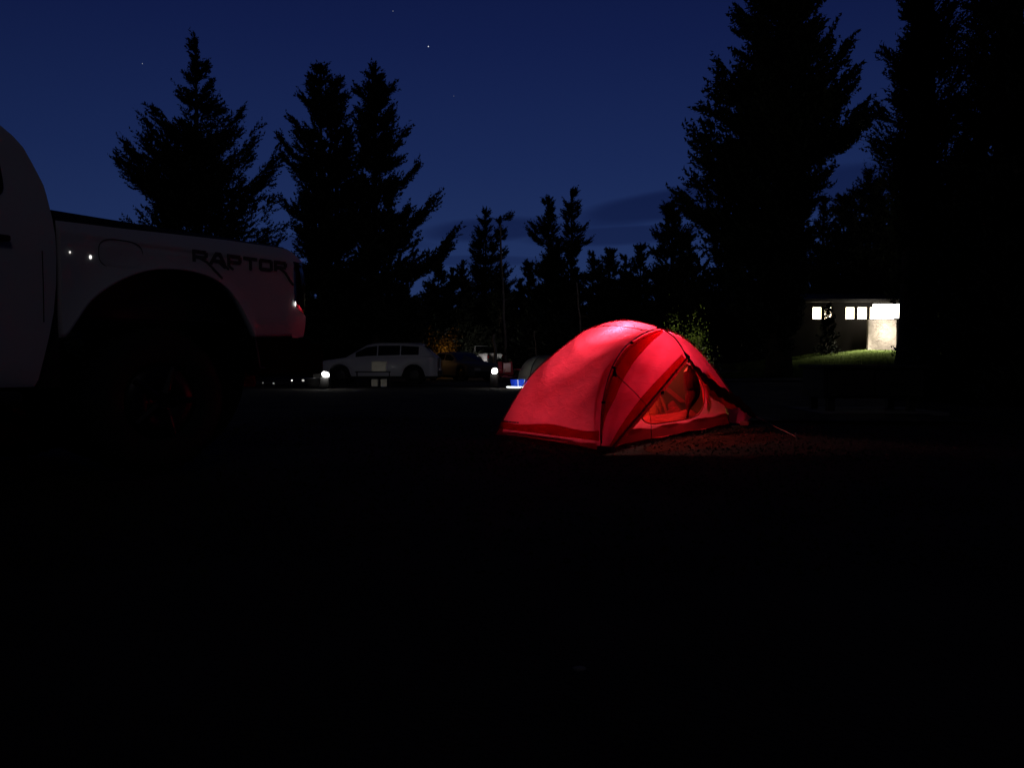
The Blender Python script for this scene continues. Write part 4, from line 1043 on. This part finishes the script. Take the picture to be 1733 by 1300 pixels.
def jeep():
    X = at(827, 610, 60).x
    t = car('parked_pickup', 'white open backed pickup far off above the dark saloon', 'pickup truck', (X-.9, 60, gh(X, 60)), R(-55), 2.6, .9,
        [(-.7, 1.1), (-.35, 1.72), (.2, 1.78), (.75, 1.76), (.95, 1.12)],
        [(-2.6, 1.0), (-2.2, 1.1), (-.7, 1.12), (.9, 1.14), (2.4, 1.16), (2.6, 1.14)], mat('paint_white2', (.75, .75, .75), .35, coat=.3),
        [(-.45, .12), (.18, .72)], (-.3, .8), (-1.7, 1.65), .44, rails=False, low=.5)
jeep()
# added unseen lamp behind the red tent, throwing its light up into the bush
lx, ly = 1.95, 10.2
t = thing('camp_lantern', 'added unseen lantern behind the red tent to light the green bush', 'lantern', (lx, ly, gh(lx, ly)))
obj('base', lathe([(0, 0), (.07, 0), (.07, .03), (.02, .05), (.02, .20), (0, .20)], 16), mat('plastic_black', (.012, .012, .013), .55), t, True)
hd = obj('hood', lathe([(.03, -.04), (.055, .0), (.06, .06), (.062, .06), (.058, .0), (.032, -.045)], 20), MATS['plastic_black'], t, True); hd.location = (0, 0, .24)  # hood of the added lamp
d = bpy.data.lights.new('lantern_light', 'SPOT'); d.energy = 105; d.color = (1, .93, .72); d.spot_size = R(62); d.spot_blend = .7; d.shadow_soft_size = .03
lo = bpy.data.objects.new('lantern_light', d); C.objects.link(lo); lo.parent = t; lo.location = (0, 0, .30)
lo.rotation_euler = (Vector((2.72, 12, 1.05))-Vector((lx, ly, .30))).to_track_quat('-Z', 'Y').to_euler()
p = at(806, 600, 56); t = thing('camp_lantern', 'added unseen lantern behind the dark saloon to light the white pickup', 'lantern', (p.x, 56, gh(p.x, 56)))  # added lamp out of sight, brightens the far pickup
obj('globe', blob((0, 0, .5), (.05, .05, .07), 2), mat('added_far_glow', (1, 1, 1), .4, emit=((1, .9, .8), 3)), t, True); obj('base', lathe([(0, 0), (.08, 0), (.06, .42), (0, .43)], 12), mat('plastic_black', (.012, .012, .013), .55), t, True)  # globe and base of the added far lamp
point('lantern_light', (0, -.15, .75), 50, (1, .92, .88), .05, t)
# amber side lamp of the dark car
am = obj('side_lamp', blob((0, 0, 0), (.10, .05, .07), 2), mat('amber_glow', (1, .6, .3), .4, emit=((1, .55, .2), 3)))
am.location = at(741, 607, 36.2); tag(am, 'small amber lamp glowing between the suv and the dark car', 'lamp', group=None)
point('amber_light', at(750, 600, 42.0), 15, (1, .56, .2), .05)  # extra point added behind the cars to make the bush glow
point('amber_light', at(742, 606, 35.9), .8, (1, .48, .12), .05)

# ------------------------------------------------------------------ small camp things
mwl = mat('lantern_white', (1, 1, 1), .4, emit=((1, .98, .92), 6)); mdk = mat('camp_dark', (.007, .007, .008), .8)
def lantern(px, py, Z, r, label, en, col=(1, .96, .88), stand=True):
    p = at(px, py, Z); g = gh(p.x, Z); t = thing('camp_lantern', label, 'lantern', (p.x, Z, g))
    h = p.z-g
    gl = obj('globe', blob((0, 0, 0), (r[0], r[0]*.8, r[1]), 3, .03, px), mwl, t, True); gl.location = (0, 0, h); gl.rotation_euler = (0, R(24), 0)
    obj('cap', lathe([(0, h+r[1]*1.1), (r[0]*.3, h+r[1]*1.05), (r[0]*.4, h+r[1]*.9)], 16), mdk, t, True)
    obj('stand', box(-.16, .13, -.1, .12, 0, max(.05, h-r[1]*.85), .02), mdk, t, True)
    point('lantern_light', (0, -.02-r[0], h), en, col, r[0], t)
lantern(551, 634, 23.5, (.12, .095), 'bright white lantern low on the ground left of the suv', 14)
lantern(837, 628, 25.5, (.10, .11), 'bright white lantern standing left of the red folding chair', 7)
# cooler and basin beside the left lantern
p = at(543, 634, 25.9); g = gh(p.x, 25.9)
t = thing('cooler_box', 'grey cooler box next to the left bright lantern', 'cooler', (p.x-.1, 26.0, g))
obj('body', box(-.16, .16, -.12, .12, 0, .42, .02), mat('cooler_grey', (.35, .34, .31), .7), t); obj('lid', box(-.17, .17, -.13, .13, .422, .47, .015), MATS['cooler_grey'], t)
t = thing('wash_basin', 'shiny metal basin on the ground left of the grey cooler', 'basin', (at(530, 640, 25).x, 25, gh(-6, 25)))
obj('bowl', lathe([(.0, .02), (.12, .02), (.2, .1), (.27, .3), (.29, .31), (.25, .28)], 28), mat('basin_steel', (.6, .6, .6), .3, .9), t, True)
# row of small lights on the ground under the truck's tail
for k, (px, py, r_, st, lab) in enumerate(((445, 648, .018, .25, 'faint small light on the ground furthest left under the truck tail'), (463, 649, .024, .35, 'faint small light second from the left under the truck tail'),
        (494, 644, .022, 2.5, 'brightest of the four small lights in the row under the truck tail'), (513, 644, .038, .5, 'wide dim small light nearest the metal basin'))):
    Z = 22; q = at(px, py, Z); g = gh(q.x, Z); t = thing('path_light', lab, 'path light', (q.x, Z, g), 0, 'row of small ground lights')
    obj('stake', tube([(0, 0, 0), (0, 0, max(.03, q.z-g-r_))], .008, 6), mdk, t)
    obj('lens', blob((0, 0, q.z-g), (r_, r_, r_*.8), 2), mat('path_glow%d' % k, (1, 1, 1), .4, emit=((1, .97, .9), st)), t, True)
# low table with pale boxes
Z = 25.8; q = at(640, 640, Z); g = gh(q.x, Z)
t = thing('folding_table', 'low dark folding table in front of the silver blue suv', 'table', (q.x, Z, g), R(8))
obj('table_top', box(-.75, .42, -.3, .3, .50, .53, .008), mdk, t)
for x in (-.70, .37):
    for y in (-.26, .26): obj('leg', tube([(x, y, .5), (x+.03, y, 0)], .013, 6), mdk, t)
mcr = mat('cream_box', (.78, .74, .62), .7, noise=(4, .08))
t2 = thing('storage_box', 'cream box sitting on top of the low dark table', 'box', (q.x, Z, g+.53), R(4))
obj('body', box(-.20, .28, -.17, .17, 0, .31, .015), mcr, t2); obj('lid', box(-.205, .285, -.175, .175, .312, .335, .01), mcr, t2)
for xa, lab in ((-.10, 'left one of two pale boxes under the low dark table'), (.20, 'right one of two pale boxes under the low dark table')):
    t3 = thing('storage_box', lab, 'box', (q.x+xa, Z-.05, g), R(2+xa*20), 'pale boxes under the table')
    obj('body', box(-.10, .10, -.12, .12, .02, .25, .012), mcr, t3); obj('lid', box(-.105, .105, -.125, .125, .252, .27, .006), mcr, t3)
# folding chair, grey tent, blue tub
Z = 25; q = at(862, 640, Z); g = gh(q.x, Z)
t = thing('camp_chair', 'red folding camp chair between the bright lantern and the grey tent', 'chair', (q.x, Z, g), R(25))
mch = mat('chair_red', (.30, .03, .05), .85, noise=(6, .2)); mcp = mat('chair_pink', (.55, .32, .33), .85)
obj('seat', grid(lambda w, y: (lerp(-.26, .26, w), lerp(-.25, .22, y), .40-.05*math.sin(math.pi*w)-.03*y), 8, 6), mch, t, True)
obj('backrest', grid(lambda w, y: (lerp(-.27, .27, w), lerp(.22, .36, y)+.04*math.sin(math.pi*w), lerp(.37, .84, y)), 8, 6), mch, t, True)
obj('headrest', box(-.12, .14, .19, .21, .50, .80, .01), mcp, t)
for s_ in (-1, 1):
    obj('leg', tube([(s_*.27, -.27, 0), (s_*.27, .25, .40)], .012, 6), mdk, t); obj('leg', tube([(s_*.27, .30, 0), (s_*.27, -.25, .58)], .012, 6), mdk, t)
    obj('armrest', box(s_*.27-.03, s_*.27+.03, -.27, .2, .58, .60, .006), mch, t); obj('back_post', tube([(s_*.275, .20, .38), (s_*.275, .36, .85)], .012, 6), mdk, t)
Z = 27; q = at(925, 640, Z); g = gh(q.x, Z)
t = thing('dome_tent', 'small grey dome tent half hidden behind the red tent', 'tent', (q.x, Z, g), R(15))
mgt = cloth('grey_fly', (.48, .48, .43), .3, .0, bump=.2)
def dome(w, qv):
    a = 2*math.pi*w; c, s_ = math.cos(a), math.sin(a); k = 1/(abs(c)**4+abs(s_)**4)**.25; r_ = math.cos(qv*math.pi/2)**.75
    return (c*k*r_*.97, s_*k*r_*.80, 1.10*math.sin(qv*math.pi/2)**.9+.02*math.sin(a*4)*qv*(1-qv))
obj('fly', grid(dome, 64, 20), mgt, t, True)
for a in (math.pi/4, 3*math.pi/4):
    pts = [dome(a/(2*math.pi), k/12) for k in range(13)]+[dome((a+math.pi)/(2*math.pi), k/12) for k in range(12, -1, -1)]
    obj('tent_pole', tube([(x*1.01, y*1.01, z+.008) for x, y, z in pts], .010, 6), mdk, t, True)
obj('vent', box(-.30, .10, -.72, -.66, .48, .56, .01), mdk, t)
obj('lit_panel', grid(lambda w, qv: (lerp(-.78, -.36, w), -.825+.03*qv, lerp(.05, .36, qv)), 4, 4), mat('panel_cream', (.65, .62, .38), .8), t, True)
Z = 24.3; q = at(880, 650, Z); g = gh(q.x, Z)
t = thing('water_tub', 'blue plastic tub lit beside the grey tent', 'tub', (q.x, Z+.25, g), R(6))
mbl = cloth('tub_blue', (.03, .10, .75), .5, .1)
obj('body', lathe([(0, .015), (.24, .015), (.27, .02), (.32, .26), (.335, .27), (.30, .25)], 28), mbl, t, True)
for a in (-1.9, -1.2): obj('rib', tube([(.25*math.cos(a), .25*math.sin(a)-.03, .02), (.33*math.cos(a), .33*math.sin(a)-.01, .27)], .012, 5), mat('tub_pale', (.6, .6, .8), .6), t)
point('tub_light', (0, 0, .12), 3.0, (.55, .7, 1), .04, t)
s_ = obj('light_strip', tube([(q.x-.42, Z-.12, g+.03), (q.x-.1, Z-.18, g+.025), (q.x+.32, Z-.1, g+.03)], .022, 8), mat('strip_glow', (1, 1, 1), .4, emit=((.92, .97, 1), 2.2)), smooth=True)
tag(s_, 'glowing white light strip on the ground in front of the blue tub', 'light strip')
point('strip_light', (q.x-.05, Z-.45, g+.18), 9, (1, .97, .8), .08)

# ------------------------------------------------------------------ stars
for px, py, r_, st, lab in ((725, 78, .55, 1.1, 'brightest star high above the middle of the picture'), (241, 107, .42, .45, 'star left of the broad dark pine'),
        (665, 18, .42, .40, 'star close to the top edge of the picture'), (768, 162, .35, .22, 'faint star right of the tall open pine'), (1435, 248, .38, .35, 'star low in the gap between the tall right hand trees')):
    o = obj('star', blob((0, 0, 0), (r_, r_, r_), 2), mat('star_glow%d' % px, (0, 0, 0), 1, spec=0, emit=((.9, .92, 1), st)), smooth=True)
    o.location = at(px, py, 900); tag(o, lab, 'star')
